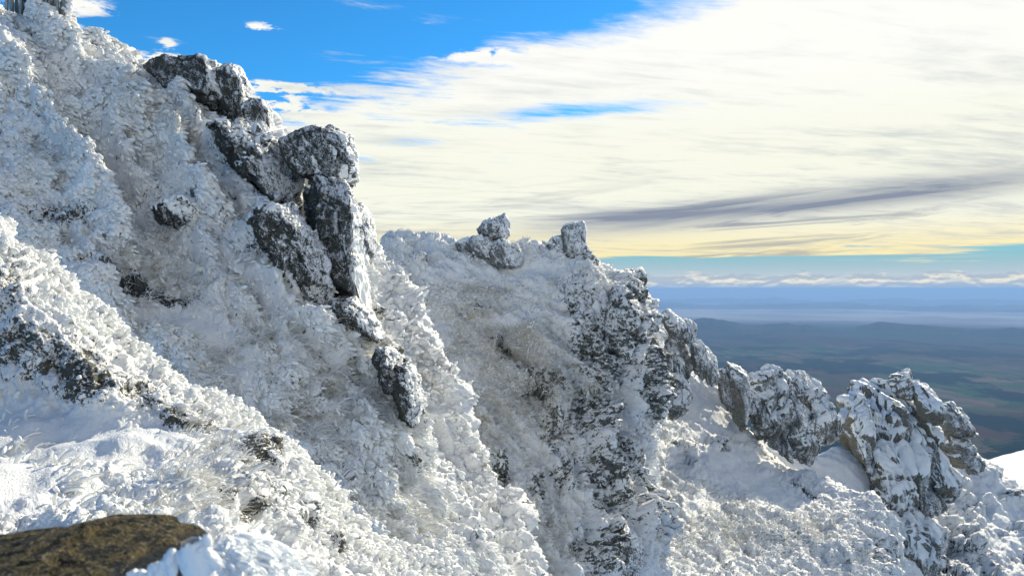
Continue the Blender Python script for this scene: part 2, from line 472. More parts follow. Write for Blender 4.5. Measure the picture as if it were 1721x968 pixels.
def scatter(name, tmpl, pts, axis, length, width, mat, bend=0.0, tint=None, r=None, sink=0.15, benddir=None, flat=1.0):
    """one mesh of many pieces; axis (n,3) growth direction, length/width (n,)"""
    T, Fc = tmpl; n = len(pts)
    ax = axis/np.linalg.norm(axis, axis=1, keepdims=True)
    ref = r.normal(size=(n, 3)).astype(np.float32)
    e1 = np.cross(ax, ref); e1 /= np.linalg.norm(e1, axis=1, keepdims=True)+1e-9
    e2 = np.cross(ax, e1)
    t = T[None, :, 2]
    base = pts-ax*(length*sink)[:, None]
    V = base[:, None]+ax[:, None]*(t*length[:, None])[..., None] \
        + e1[:, None]*(T[None, :, 0]*width[:, None])[..., None]+e2[:, None]*(T[None, :, 1]*width[:, None]*flat)[..., None]
    if bend:
        bd = benddir if benddir is not None else np.array([0.6, -0.2, -0.8], np.float32)
        V = V+(t**2*length[:, None]*bend)[..., None]*np.asarray(bd, np.float32)
    faces = (Fc[None]+(np.arange(n)*len(T))[:, None, None]).reshape(-1, 3)
    at = {}
    if tint is not None: at['tint'] = np.repeat(tint, len(T))
    me = new_mesh(name, V.reshape(-1, 3), faces, mat, at)
    return link(name, me)

LOBE, BLADE_T = lobe_template(), blade_template()

# ------------------------------------------------------------------ slopes
WIND = np.array([0.80, -0.10, -0.30], np.float32)      # rime grows to windward
A1 = np.array([0.62, -0.25, -0.72], np.float32); A1 /= np.linalg.norm(A1)      # along the fall line
A2 = np.cross(A1, np.array([0.35, -0.8, 0.45], np.float32)); A2 /= np.linalg.norm(A2)
SHEETS = {}


def make_slope(name, label, cols, clump, mat, rock=(), tanb=(), flat=(), rough=1.0, big=1.0, step=1.7, aniso=0.55, facet=0.0, tan_all=0.0, rock_all=0.0, back=True, seed=0, lobes=1.0, ridges=(), relief=1.0, rock_gain=1.0):
    P, PX, PY = sheet(cols, step, back)
    shp = PX.shape
    N = grid_normals(P)
    if (N*(-P)).sum(-1).mean() < 0: N = -N; flip = True
    else: flip = False
    Q = P.reshape(-1, 3)
    smooth = blobs(PX, PY, flat)                      # 1 where the snow lies smooth
    ro = np.clip(blobs(PX, PY, rock)*rock_gain+rock_all, 0, 1)
    S = clump
    h = fbm(Q, 0.11/S, 3, 0.5, seed).reshape(shp)*S*3.0*big
    h += fbm(Q, 0.33/S, 3, 0.55, seed+5, 'r').reshape(shp)*S*1.1*rough*(1-smooth*0.9)
    # long wind-carved ribs running down the slope, and the named crests
    q = np.stack([(P@A1)*0.30, (P@A2), (P@np.cross(A1, A2))*0.5], -1).reshape(-1, 3)
    rb = fbm(q, 0.16/S, 4, 0.5, seed+40, 'r').reshape(shp)
    rb2 = fbm(q, 0.5/S, 3, 0.5, seed+60, 'r').reshape(shp)
    hr = (rb*3.6+rb2*1.1)*S*relief*(1-smooth)
    h = h+hr*0.75; P0 = P
    for line, wd, ht in ridges:
        dmin = np.full(shp, 1e9, np.float32); sgn = np.zeros(shp, np.float32)
        for (x0, y0), (x1, y1) in zip(line[:-1], line[1:]):
            ex, ey = x1-x0, y1-y0; L_ = ex*ex+ey*ey
            t = np.clip(((PX-x0)*ex+(PY-y0)*ey)/L_, 0, 1)
            dd = np.hypot(PX-x0-t*ex, PY-y0-t*ey)
            cr_ = (ex*(PY-y0)-ey*(PX-x0))/math.sqrt(L_)
            sgn = np.where(dd < dmin, cr_, sgn); dmin = np.minimum(dmin, dd)
        ww = np.where(sgn > 0, wd*1.25, wd*0.75)
        h = h+1.6*ht*np.exp(-np.abs(dmin/ww)**1.3)*(0.7+0.6*rb)
    P = P+N*h[..., None]+WIND*(hr*0.35)[..., None]
    if facet:
        hf, cr = facets(P.reshape(-1, 3)*np.array([1.35, 1, 0.42], np.float32), 0.16/S, seed+1)
        hf2, cr2 = facets(P.reshape(-1, 3)*np.array([1.2, 1, 0.55], np.float32), 0.5/S, seed+2)
        k = sstep(ro, 0.1, 0.6)
        P = P+N*((hf*S*3.4+hf2*S*0.9-0.6*S*np.exp(-(cr/0.07)**2)).reshape(shp)*k*facet)[..., None]
    N = grid_normals(P); N = -N if flip else N
    # rime clumps: elongated cells along the wind/fall direction, warped
    Q = P.reshape(-1, 3)
    wu = fbm(Q, 0.5/S, 2, 0.5, 31).reshape(shp)*S*1.3; wv = fbm(Q, 0.5/S, 2, 0.5, 57).reshape(shp)*S*1.3
    u = (P@A1+wu)/S*aniso; v = (P@A2+wv)/S
    f1, f2, rid = worley2(u, v, seed)
    l1 = np.sqrt(np.clip(1-(f1*1.15)**2, 0, 1))*(0.45+0.8*rid)
    g1, g2, rid2 = worley2(u*2.3+7.7, v*2.3+1.3, seed+9)
    l2 = np.sqrt(np.clip(1-(g1*1.15)**2, 0, 1))*(0.4+0.8*rid2)
    dens = sstep(fbm(Q, 0.14/S, 3, 0.55, seed+77).reshape(shp), -0.35, 0.1)
    amp = (0.35+0.65*dens)*(1-smooth)
    fine = fbm(Q, 1.6/S, 3, 0.6, 3, 'b').reshape(shp)
    patch = 0.15+1.1*sstep(fbm(Q, 0.09/S, 3, 0.55, seed+131).reshape(shp), -0.3, 0.3)
    amp = amp*patch
    d = (l1*0.42*amp*lobes+l2*0.28*amp*lobes+fine*0.20*(1-smooth*0.8))*S
    P = P+N*(d*1.15)[..., None]+WIND*((l1*0.52+l2*0.24)*amp*S*lobes)[..., None]
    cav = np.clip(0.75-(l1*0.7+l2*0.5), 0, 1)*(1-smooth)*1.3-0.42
    tn = np.clip(blobs(PX, PY, tanb)+tan_all+fbm(Q, 0.2/S, 3, 0.5, 91).reshape(shp)*0.5*(tan_all > 0), 0, 1)*(1-smooth)
    N = grid_normals(P); N = -N if flip else N
    Fc = grid_faces(*shp)
    if not flip: Fc = Fc[:, ::-1]
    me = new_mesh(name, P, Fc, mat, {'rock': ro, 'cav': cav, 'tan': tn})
    o = tag(link(name, me), label, 'slope', kind='structure')
    SHEETS[seed] = dict(P=P, N=N, PX=PX, PY=PY, smooth=smooth, rock=ro, tan=tn, dens=dens*(0.25+0.6*patch))
    return o

L1 = [
 [(-150,240,5.5),(-150,400,5.2),(-150,560,5.0),(-150,690,4.8),(-150,760,4.0),(-150,860,3.0),(-150,1050,2.0)],
 [(0,368,5.4),(0,480,5.1),(0,600,4.9),(0,700,4.7),(0,770,4.0),(0,870,3.0),(0,1060,2.0)],
 [(100,455,5.3),(95,540,5.0),(95,620,4.8),(95,700,4.6),(95,775,3.9),(95,880,2.9),(95,1080,2.0)],
 [(200,560,5.2),(190,610,4.95),(185,660,4.7),(185,705,4.5),(190,780,3.8),(200,890,2.9),(200,1080,2.0)],
 [(300,625,5.1),(290,665,4.8),(285,700,4.6),(285,725,4.4),(290,800,3.7),(300,900,2.9),(300,1080,2.1)],
 [(400,680,5.0),(385,725,4.7),(380,760,4.4),(380,790,4.2),(385,840,3.7),(390,920,3.0),(400,1090,2.2)],
 [(480,745,4.9),(465,790,4.6),(455,830,4.3),(450,860,4.1),(450,900,3.7),(450,960,3.2),(460,1100,2.4)],
 [(540,825,4.8),(530,865,4.5),(520,895,4.3),(515,925,4.1),(510,965,3.8),(510,1020,3.4),(520,1120,2.8)],
 [(640,892,4.6),(625,925,4.4),(615,955,4.2),(610,985,4.05),(600,1020,3.8),(600,1060,3.5),(600,1140,3.0)],
 [(740,970,4.4),(725,1000,4.25),(710,1025,4.1),(700,1050,4.0),(690,1080,3.8),(690,1110,3.6),(690,1170,3.2)],
 [(830,1070,4.2),(815,1090,4.1),(800,1110,4.0),(790,1130,3.9),(780,1150,3.8),(780,1180,3.6),(780,1220,3.4)],
]
for _c in L1:                                          # a gentle shoulder behind the first edge, so that the crest catches the sun
    x_, y_, d_ = _c[0]; _c[1:1] = [(x_-5, y_+34, d_-0.02)]; _c[0] = (x_, y_, d_+0.55)
L2 = [
 [(-150,-90,24),(-150,60,20),(-150,200,16),(-150,350,12),(-150,500,9)],
 [(0,8,23),(0,120,19),(0,230,15.5),(0,340,12),(0,480,9)],
 [(110,34,22.5),(90,170,18.5),(75,290,15),(60,400,12),(60,560,9)],
 [(200,82,22),(170,210,18),(150,330,15),(130,440,12),(140,650,8.5)],
 [(280,145,21.5),(250,270,17.5),(230,390,14.5),(215,490,12),(230,720,8.3)],
 [(350,200,21),(330,320,17),(305,430,14),(290,530,11.5),(320,770,8)],
 [(430,212,20),(410,350,16.5),(380,470,13.5),(370,580,11),(400,820,7.8)],
 [(485,255,19),(480,390,16),(460,520,13),(440,640,10.5),(470,870,7.6)],
 [(560,330,18),(550,460,15),(530,580,12.5),(510,710,10),(540,930,7.3)],
 [(600,450,16.5),(590,560,14),(575,670,12),(560,780,9.8),(600,980,7.2)],
 [(650,570,15),(640,650,13),(630,740,11.3),(610,840,9.5),(680,1040,7.2)],
 [(702,670,13.5),(690,740,12),(680,820,10.8),(670,900,9.2),(760,1090,7.2)],
 [(757,780,12.5),(750,840,11.3),(740,900,10.2),(740,970,9),(840,1130,7.3)],
 [(825,870,11.8),(820,920,10.8),(815,975,9.8),(820,1030,8.9),(900,1160,7.5)],
 [(895,985,11),(890,1030,10.2),(890,1080,9.5),(900,1130,8.9),(960,1200,8)],
]
RIB = [
 [(590,380,27),(530,440,25),(470,530,22),(380,680,20)],
 [(640,440,25.5),(590,500,24),(530,590,21.5),(440,750,19)],
 [(690,520,24.5),(640,580,23),(590,660,21),(500,830,18.5)],
 [(742,605,23),(700,660,22),(650,740,20),(570,900,18)],
 [(775,690,22),(735,740,21),(690,820,19.3),(630,960,17.5)],
 [(815,780,21),(775,830,20),(740,900,18.5),(690,1020,17)],
 [(860,870,19),(825,910,18.2),(790,970,17),(750,1070,16)],
 [(910,965,17),(880,1000,16.5),(850,1050,15.8),(820,1120,15)],
]
L3 = [
 [(540,500,42),(540,590,39),(540,700,34),(540,820,29),(540,1010,24)],
 [(625,420,42),(620,530,38),(620,660,33),(640,800,28),(680,1000,23)],
 [(655,402,42),(660,500,38),(670,640,33),(700,790,28),(750,1000,23)],
 [(720,402,42),(720,510,38),(735,650,33),(765,800,28),(820,1000,22.5)],
 [(800,418,41.5),(800,520,37.5),(810,660,33),(840,810,28),(880,1000,23)],
 [(880,417,41),(880,520,37.5),(890,660,33.5),(910,810,29),(940,1000,24)],
 [(950,424,40.5),(945,520,37),(950,660,34),(965,810,30),(985,1000,25)],
 [(1010,442,40),(1000,530,37),(1000,660,35),(1010,810,31.5),(1030,1000,27)],
 [(1052,468,40),(1045,540,37.5),(1045,660,35.8),(1050,810,33),(1065,1000,28.5)],
 [(1078,500,40.5),(1076,560,39),(1078,670,37.5),(1085,810,35),(1100,1000,31)],
 [(1084,525,43),(1088,600,42),(1088,700,41),(1096,830,38),(1115,1010,34)],
 [(1060,560,50),(1065,640,49),(1070,740,47),(1085,860,43),(1110,1020,39)],
]
L4 = [
 [(1030,560,62),(1030,650,56),(1040,750,50),(1050,870,44),(1060,1010,37)],
 [(1085,590,60),(1080,680,56),(1080,770,50),(1090,880,44),(1100,1010,37)],
 [(1150,628,60),(1145,720,56),(1140,790,50),(1140,890,44),(1150,1010,38)],
 [(1205,662,60),(1195,750,55),(1190,810,50),(1190,900,44),(1200,1010,38)],
 [(1255,724,59),(1245,790,54),(1240,840,49),(1240,920,44),(1250,1010,39)],
 [(1310,782,57),(1300,820,53),(1290,870,48),(1285,930,44),(1290,1010,40)],
 [(1370,800,55),(1355,840,52),(1345,885,48),(1340,940,44),(1340,1010,40)],
 [(1425,825,53),(1410,860,50),(1400,900,47),(1395,950,44),(1395,1010,41)],
 [(1468,835,51),(1455,875,49),(1445,915,46),(1440,960,44),(1440,1010,41)],
 [(1495,880,50),(1485,910,48),(1478,940,46),(1470,970,44),(1470,1010,42)],
 [(1512,950,49),(1505,970,48),(1500,990,46.5),(1495,1010,45),(1495,1040,43)],
]
COL = [   # the hollow of snow behind the lit lip
 [(1200,700,66),(1200,760,64),(1200,830,61),(1200,900,58)],
 [(1290,740,66),(1290,790,64),(1290,840,61),(1290,900,58)],
 [(1360,768,66),(1360,800,64),(1360,850,61),(1360,900,58)],
 [(1410,750,67),(1410,800,64),(1412,850,61),(1415,920,58)],
 [(1450,782,66),(1452,820,64),(1458,870,61),(1465,940,58)],
 [(1500,830,66),(1500,870,64),(1505,910,61),(1510,980,58)],
 [(1540,870,66),(1540,900,64),(1545,950,61),(1550,1020,58)],
]
L5 = [
 [(1490,860,74),(1490,920,70),(1500,970,64),(1510,1040,58)],
 [(1560,780,76),(1560,850,71),(1565,930,65),(1570,1030,58)],
 [(1630,775,77),(1630,840,72),(1635,920,66),(1640,1020,59)],
 [(1668,782,77),(1672,845,72),(1680,920,67),(1690,1010,60)],
 [(1695,812,76),(1705,860,72),(1715,925,67),(1725,1010,61)],
 [(1735,840,75),(1745,885,71),(1755,940,67),(1765,1010,62)],
 [(1830,880,73),(1840,920,70),(1850,960,67),(1860,1020,63)],
]
def on_slope(d): return 10.3+(d-8.3)*0.43             # real steepness of the big slope and of the dome face
def on_dome(d): return 29.5+(d-23.0)*0.65
L1 = [[(x_, y_+(24 if k_ < 2 else 16 if k_ < 4 else 4), d_) for k_, (x_, y_, d_) in enumerate(c_)] for c_ in L1]
L2 = [[(x_-float(np.interp(c_[0][0], [560, 650, 900], [0, 24, 46]))*(1.0, .8, .6, .4, .2)[k_], y_+((float(np.interp(c_[0][0], [-150, 0, 110, 200, 280, 350], [30, 34, 42, 58, 36, 4]))) if k_ == 0 else 0), on_slope(d_)) for k_, (x_, y_, d_) in enumerate(c_)] for c_ in L2]
L3 = [[(x_, y_+(float(np.interp(c_[0][0], [950, 1000, 1080], [0, 10, 24])) if k_ == 0 else 0), on_dome(d_)) for k_, (x_, y_, d_) in enumerate(c_)] for c_ in L3]
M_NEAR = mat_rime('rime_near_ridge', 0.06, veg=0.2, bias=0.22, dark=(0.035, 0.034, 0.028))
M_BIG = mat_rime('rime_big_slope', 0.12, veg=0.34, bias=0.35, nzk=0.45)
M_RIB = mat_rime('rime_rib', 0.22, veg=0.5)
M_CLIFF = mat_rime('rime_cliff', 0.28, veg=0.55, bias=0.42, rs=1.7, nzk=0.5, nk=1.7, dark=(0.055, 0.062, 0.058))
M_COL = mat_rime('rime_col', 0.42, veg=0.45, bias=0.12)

make_slope('snow_ridge', 'rime crusted near ridge running down from the left edge above the smooth snow ledge', L1, 0.075, M_NEAR,
    rock=[(10,470,75,90,0,.72),(90,600,190,75,12,.8),(230,650,80,42,25,.85),(140,640,70,55,20,1.0),(320,715,85,30,25,.95),(410,785,50,60,45,1.0),(560,920,60,18,25,.85),(470,880,40,20,30,.7),(140,640,55,45,20,.85),(150,610,30,40,0,.9),(300,690,90,28,25,.55),(400,760,60,45,50,.62),(380,850,10,45,-35,1.1),(415,870,12,28,-20,1.1),
          (520,890,40,14,15,.8),(430,940,60,20,20,.5),(560,960,50,15,10,.6),(35,400,60,40,30,.25),(480,800,20,30,50,.35),(600,940,60,20,30,.4)],
    tanb=[(350,690,60,25,25,.5),(330,860,60,60,0,.35),(150,600,60,50,0,.4)],
    flat=[(60,740,330,58,3,1),(30,800,170,70,0,1),(200,720,180,28,8,1),(420,910,60,25,20,.7),(500,930,60,20,20,.7),(560,1000,150,25,20,.9),(250,790,60,40,0,.6)],
    big=0.8, step=1.2, seed=1, aniso=0.8, relief=0.8)
make_slope('snow_slope', 'broad rime covered mountainside falling from the top left corner, clumped with wind blown frost', L2, 0.125, M_BIG,
    rock=[(300,250,500,330,35,.34),(560,720,300,200,50,.42),(300,372,48,16,15,1.0),(95,395,70,22,20,.75),(40,375,40,25,20,.6),(215,490,100,17,8,1.0),(280,500,60,14,0,1.0),(430,290,75,60,40,.9),(480,420,60,75,45,.95),(540,500,50,45,60,.95),(600,545,45,35,40,.95),(650,600,26,40,-20,.9),  # thin blobs at mid left paint the overhang's shadow as dark rock
          (665,620,22,40,-15,.75),(690,690,18,50,-10,.75),(690,780,25,20,0,.7),(640,780,30,16,0,.6),(480,620,50,12,60,.3),(380,180,40,20,20,.5),(650,830,60,15,0,.45),(800,900,40,40,0,.55),(760,870,30,20,0,.5),(860,950,30,20,0,.5),(180,230,60,14,35,.3)],
    tanb=[(260,240,120,30,30,.9),(560,620,100,110,40,.5),(330,640,80,60,40,.7),(110,230,80,30,35,.5),(300,560,110,50,35,.8),(420,590,70,60,45,.8),(250,470,120,30,10,.75),(70,300,70,40,30,.5),(520,700,60,70,40,.5),(600,700,60,60,40,.5),(700,860,60,50,30,.45),(450,480,70,40,30,.5)],
    flat=[(330,548,85,34,25,1),(235,528,70,20,10,.9),(400,620,30,50,-30,.7),(690,830,40,22,0,.7),(740,860,30,50,0,.4),(560,620,25,60,-20,.4)],
    big=0.85, step=1.15, seed=2, facet=0.25, relief=1.5,
    ridges=[([(-60,60),(0,140),(60,220),(120,310),(160,400),(175,450)], 42, .55), ([(60,60),(150,150),(230,220),(300,280),(340,340),(348,385)], 38, .5),
            ([(180,80),(260,170),(340,250),(370,280)], 28, .32), ([(420,430),(520,560),(580,650),(600,720)], 34, .3), ([(540,560),(600,620),(650,700),(640,800)], 26, .22),
            ([(0,340),(60,400),(130,500),(160,560)], 30, .2), ([(370,300),(430,380),(470,470)], 26, .3)])
make_slope('snow_rib', 'narrow rime edged rib with a sunlit crest between the dark boulder stack and the snowy dome', RIB, 0.2, M_RIB,
    rock=[(690,620,40,60,0,.5),(760,800,40,50,0,.5)], tanb=[(700,640,60,80,40,.6)], big=0.6, step=1.5, seed=3)
make_slope('snow_dome', 'broad frosted dome with a flat top and a rocky cliff down its right side', L3, 0.24, M_CLIFF,
    rock=[(970,520,30,60,-25,.75),(1000,600,60,90,-15,.85),(1040,520,55,60,0,.8),(1065,620,30,130,0,.85),(985,700,60,70,-20,.85),(1010,800,70,110,0,.8),(860,600,60,16,40,.85),(910,660,40,40,30,.8),(925,720,30,40,30,.7),
          (900,830,26,40,0,.9),(835,800,20,45,0,.85),(1000,930,60,50,0,.9),(940,790,25,60,0,.75),(1060,860,35,90,0,.65),(800,525,14,7,0,1),(680,487,18,8,10,.9),(700,435,24,6,15,.7),(930,900,40,50,0,.5),(1010,470,40,14,30,.4)],
    tanb=[(820,560,130,60,10,.8),(760,600,90,90,0,.55),(880,640,120,80,20,.7),(800,720,100,80,20,.6),(800,490,90,14,0,.7),(950,480,50,30,0,.4),(860,900,80,70,0,.55)],
    flat=[(720,560,50,40,0,.6),(880,455,110,14,0,.7),(860,540,60,14,0,.6),(780,640,40,30,0,.4)],
    big=0.55, step=1.2, seed=4, facet=0.95, tan_all=0.10, relief=0.9, rock_gain=0.88,
    ridges=[([(975,470),(992,560),(1000,640),(985,760),(1000,960)], 15, .75), ([(1035,480),(1046,600),(1040,720),(1055,960)], 14, .7), ([(1070,520),(1072,640),(1070,800),(1085,960)], 10, .6), ([(930,640),(925,720),(945,860),(950,980)], 14, .6), ([(740,640),(820,760),(860,900),(900,980)], 40, .7), ([(900,560),(960,640),(1000,760),(1060,900)], 30, .6), ([(1000,470),(1040,560),(1040,700)], 26, .5)])
make_slope('snow_bank', 'snow bank with scattered dark stones falling below the pale crags', L4, 0.32, M_COL,
    rock=[(1150,750,60,10,-8,.95),(1205,745,26,9,25,.95),(1130,790,40,14,-20,.7),(1350,825,40,7,25,1.0),(1280,790,20,6,20,.7),(1110,860,40,60,0,.55),(1230,930,120,40,0,.42),(1430,900,60,35,20,.6),(1400,940,60,35,10,.6),(1480,930,30,50,-10,.7),(1330,900,60,30,0,.4),(1100,700,30,60,0,.6),(1250,860,50,8,10,.5)],
    tanb=[(1200,880,100,50,0,.6),(1330,890,80,40,0,.5),(1130,830,50,60,0,.4)],
    flat=[(1230,790,100,35,20,.9),(1180,700,50,60,30,.7),(1160,850,60,20,0,.5),(1300,830,60,25,20,.8)],
    big=0.5, step=1.5, seed=5, facet=0.5, relief=0.5)
make_slope('snow_col', 'smooth snow saddle in shade between the pale crag and the pointed crag', COL, 0.34, M_COL,
    flat=[(1420,830,300,200,0,.8)], big=0.4, step=2.0, seed=6)
make_slope('snow_shelf', 'broken snow slope with grey stones right of the pointed crag', L5, 0.42, M_COL,
    rock=[(1700,835,30,9,10,1.0),(1680,800,12,7,30,.8),(1700,890,40,10,-20,.6),(1600,930,60,70,0,.75),(1560,960,60,60,0,.8),(1650,960,40,30,0,.5),(1640,860,30,25,0,.5),(1720,940,40,20,0,.5)],
    tanb=[(1650,920,60,40,0,.3)], flat=[(1690,870,60,30,10,.6),(1680,910,30,20,0,.6)],
    big=0.5, step=1.6, seed=7, facet=0.9, relief=0.6)

# ------------------------------------------------------------------ rocks
_ico = {}
def ico(n):
    if n not in _ico:
        bm = bmesh.new(); bmesh.ops.create_icosphere(bm, subdivisions=n, radius=1.0)
        V = np.array([v.co[:] for v in bm.verts], np.float32); Fc = np.array([[v.index for v in f.verts] for f in bm.faces], np.int32)
        bm.free(); _ico[n] = (V, Fc)
    return _ico[n]


def tri_normals(V, Fc):
    n = np.cross(V[Fc[:, 1]]-V[Fc[:, 0]], V[Fc[:, 2]]-V[Fc[:, 0]])
    N = np.zeros_like(V)
    for k in range(3):
        for a in range(3): N[:, a] += np.bincount(Fc[:, k], n[:, a], len(V)).astype(np.float32)
    return N/(np.linalg.norm(N, axis=1, keepdims=True)+1e-12)


def polar_radius(poly, c, phi):
    """distance from c to the outline in each direction phi"""
    p = np.array(poly, np.float64)-c; q = np.roll(p, -1, 0)
    best = np.zeros(len(phi))
    dx, dy = np.cos(phi), np.sin(phi)
    for a, b in zip(p, q):
        e = b-a; den = dx*e[1]-dy*e[0]; den = np.where(np.abs(den) < 1e-9, 1e-9, den)
        t = (a[0]*e[1]-a[1]*e[0])/den; s = (a[0]*dy-a[1]*dx)/den
        ok = (s >= 0) & (s <= 1) & (t > 0)
        best = np.where(ok & (t > best), t, best)
    return best


def rock_shape(outline, d, thick, center=None, box=0.75, rough=0.05, facet=0.0, ff=1.6, level=6, seed=0, lean=0.0, smooth_out=2, strata=0.0, cuts=0, fmul=1.0):
    rough = rough*(0.55 if fmul < 0.5 else 1.0); facet = facet*fmul; ff = ff*(0.62 if fmul < 0.5 else 1.0); box = box*(0.72 if fmul < 0.5 else 1.0); smooth_out = 0 if fmul < 0.5 else smooth_out
    """closed boulder: outline (photo pixels) at depth d gives its real width and height, thick its real depth (m)"""
    poly = np.array(outline, np.float64)
    c = np.array(center if center is not None else poly.mean(0))
    tab = np.linspace(-math.pi, math.pi, 721)[:-1]
    R = polar_radius(poly, c, tab)
    for _ in range(smooth_out): R = (R+np.roll(R, 1)+np.roll(R, -1)+np.roll(R, 2)+np.roll(R, -2))/5
    U, Fc = ico(level)
    phi = np.arctan2(-U[:, 2], U[:, 0])
    r = np.interp(phi, np.append(tab, math.pi), np.append(R, R[0]))*d/F_PX
    cc = np.sqrt(U[:, 0]**2+U[:, 2]**2); cp = cc**box; yy = np.sign(U[:, 1])*np.abs(U[:, 1])**(box+0.1)
    V = np.stack([np.cos(phi)*r*cp, yy*thick+lean*(-np.sin(phi))*r*cp, -np.sin(phi)*r*cp], -1).astype(np.float32)
    scale = float(np.median(R)*d/F_PX)
    rc_ = np.random.default_rng(seed*101+5)
    for k in range(cuts):
        nrm = rc_.normal(size=3)*np.array([0.75, 1.0, 0.75]); nrm[1] = -abs(nrm[1])-0.25; nrm /= np.linalg.norm(nrm)
        nrm = nrm.astype(np.float32); pr = V@nrm; lim = pr.max()*rc_.uniform(0.45, 0.92)
        V = V-nrm*np.maximum(pr-lim, 0)[:, None]*0.93
    N = tri_normals(V, Fc); off = np.array([seed*13.7, seed*5.1, seed*2.3], np.float32)
    h = fbm(V+off, 1.1/scale, 4, 0.5)*scale*rough*2.2
    if facet:
        hf, cr = facets(V*np.array([1, 1, 0.75], np.float32)+off, ff/scale, seed)
        hf2, cr2 = facets(V+off, ff*2.7/scale, seed+1)
        h += (hf*0.30+hf2*0.10-0.05*np.exp(-(cr/0.08)**2)-0.025*np.exp(-(cr2/0.08)**2))*scale*facet
    if strata:
        s = V[:, 0]*0.9+V[:, 1]*0.3-V[:, 2]*0.35
        h += strata*scale*(np.abs(perlin(np.stack([s*5/scale, V[:, 1]*0.6/scale, V[:, 2]*0.9/scale], -1)+off))*2-0.5)*0.25
    if fmul < 0.5:
        for fq, am, (ax_, ay_, az_) in ((2.3, 0.085, (1.0, 0.5, -0.22)), (5.0, 0.04, (1.0, 0.5, 0.12)), (2.0, 0.05, (-0.35, 0.2, 1.0))):
            s_ = V[:, 0]*ax_+V[:, 1]*ay_+V[:, 2]*az_
            t_ = perlin(np.stack([s_*fq/scale, V[:, 1]*0.4/scale, V[:, 2]*(0.35 if ax_ > 0 else 0.1)/scale+V[:, 0]*(0 if ax_ > 0 else 0.4)/scale], -1)+off)
            h -= am*scale*np.exp(-(t_/0.07)**2)
            h += am*0.5*scale*np.sign(t_)*sstep(np.abs(t_), 0.0, 0.06)
    h += fbm(V+off, 7/scale, 3, 0.55, 4)*scale*rough*0.45
    V = V+N*h[:, None]
    origin = P3(np.float32(c[0]), np.float32(c[1]), np.float32(d))
    return V, Fc, origin, scale


def cap_mesh(V, Fc, scale, thr=0.45, thick=0.06, seed=0, dirv=(0.15, -0.1, 1.0)):
    """a skin of snow lying on the faces that look up (or to windward), thinning out to its edge, closed underneath"""
    N = tri_normals(V, Fc); dv = np.array(dirv, np.float32); dv /= np.linalg.norm(dv)
    k = N@dv+fbm(V, 2.2/scale, 3, 0.6, seed*3.1)*0.55
    w = sstep(k, thr-0.12, thr+0.22)
    keep = (w[Fc] > 0.02).all(1)
    F2 = Fc[keep]
    if len(F2) < 20: return None
    used = np.unique(F2); rem = -np.ones(len(V), np.int32); rem[used] = np.arange(len(used))
    F2 = rem[F2]
    n = fbm(V[used], 5/scale, 2, 0.5, 9)
    off = N[used]*0.6+dv*0.5
    Vt = V[used]+off*((w[used]**0.6)*thick*scale*(1+0.8*n)-0.01*scale*(1-w[used]))[:, None]
    # one piece per patch of snow, the few largest only
    lab = np.arange(len(used))
    for _ in range(400):
        m_ = lab[F2].min(1); new = lab.copy()
        for k_ in range(3): np.minimum.at(new, F2[:, k_], m_)
        new = new[new]
        if (new == lab).all(): break
        lab = new
    fl = lab[F2[:, 0]]; ids, cnt = np.unique(fl, return_counts=True)
    out = []
    for i_ in ids[np.argsort(-cnt)][:7]:
        f_ = F2[fl == i_]
        if len(f_) < max(60, 0.02*len(F2)): continue
        u_ = np.unique(f_); rm = -np.ones(len(used), np.int32); rm[u_] = np.arange(len(u_))
        out.append((Vt[u_], rm[f_]))
    return out


ROOT_SCATTER = []
def rock(name, label, cat, blocks, mat, group=None, cap=None, capname='snow_cap', capmat=None):
    """blocks: list of (part name, dict for rock_shape). One block = a mesh thing, more = an Empty with parts"""
    shapes = [(bn, rock_shape(**kw), kw.get('_', None)) for bn, kw in blocks]
    o0 = shapes[0][1][2]
    single = len(shapes) == 1
    root = None
    if not single: root = empty(name, Vector(o0.tolist()), label, cat, group)
    for bn, (V, Fc, org, scl), _ in shapes:
        me = new_mesh(name if single else bn, V, Fc, mat)
        if single:
            ob = link(name, me, loc=Vector(org.tolist())); tag(ob, label, cat, group); root = ob
        else:
            ob = link(bn, me, parent=root, loc=Vector((org-o0).tolist()))
        if cap:
            c = cap_mesh(V, Fc, scl, **cap)
            for cv, cf in (c or []):
                link(capname, new_mesh(capname, cv, cf, capmat or SNOWCAP), parent=ob)
    return root

R_DARK = mat_rock('granite_dark_rime', 0.05, rime=0.48, base=(0.014, 0.018, 0.019), light=(0.055, 0.06, 0.055))
R_MID = mat_rock('granite_half_rime', 0.065, rime=0.48, base=(0.018, 0.023, 0.024), light=(0.07, 0.072, 0.065))
R_TOP = mat_rock('granite_top_rime', 0.13, rime=0.76, base=(0.06, 0.07, 0.07))
R_CRAG = mat_rock('granite_crag', 0.24, rime=0.72, base=(0.09, 0.095, 0.09), light=(0.28, 0.27, 0.24), lichen=0.35, worm=1.4)
R_LICH = mat_rock('granite_lichen', 0.28, rime=0.66, base=(0.09, 0.09, 0.075), light=(0.27, 0.25, 0.20), lichen=0.6, worm=1.4)
E = (0.9, -0.1, 0.35)

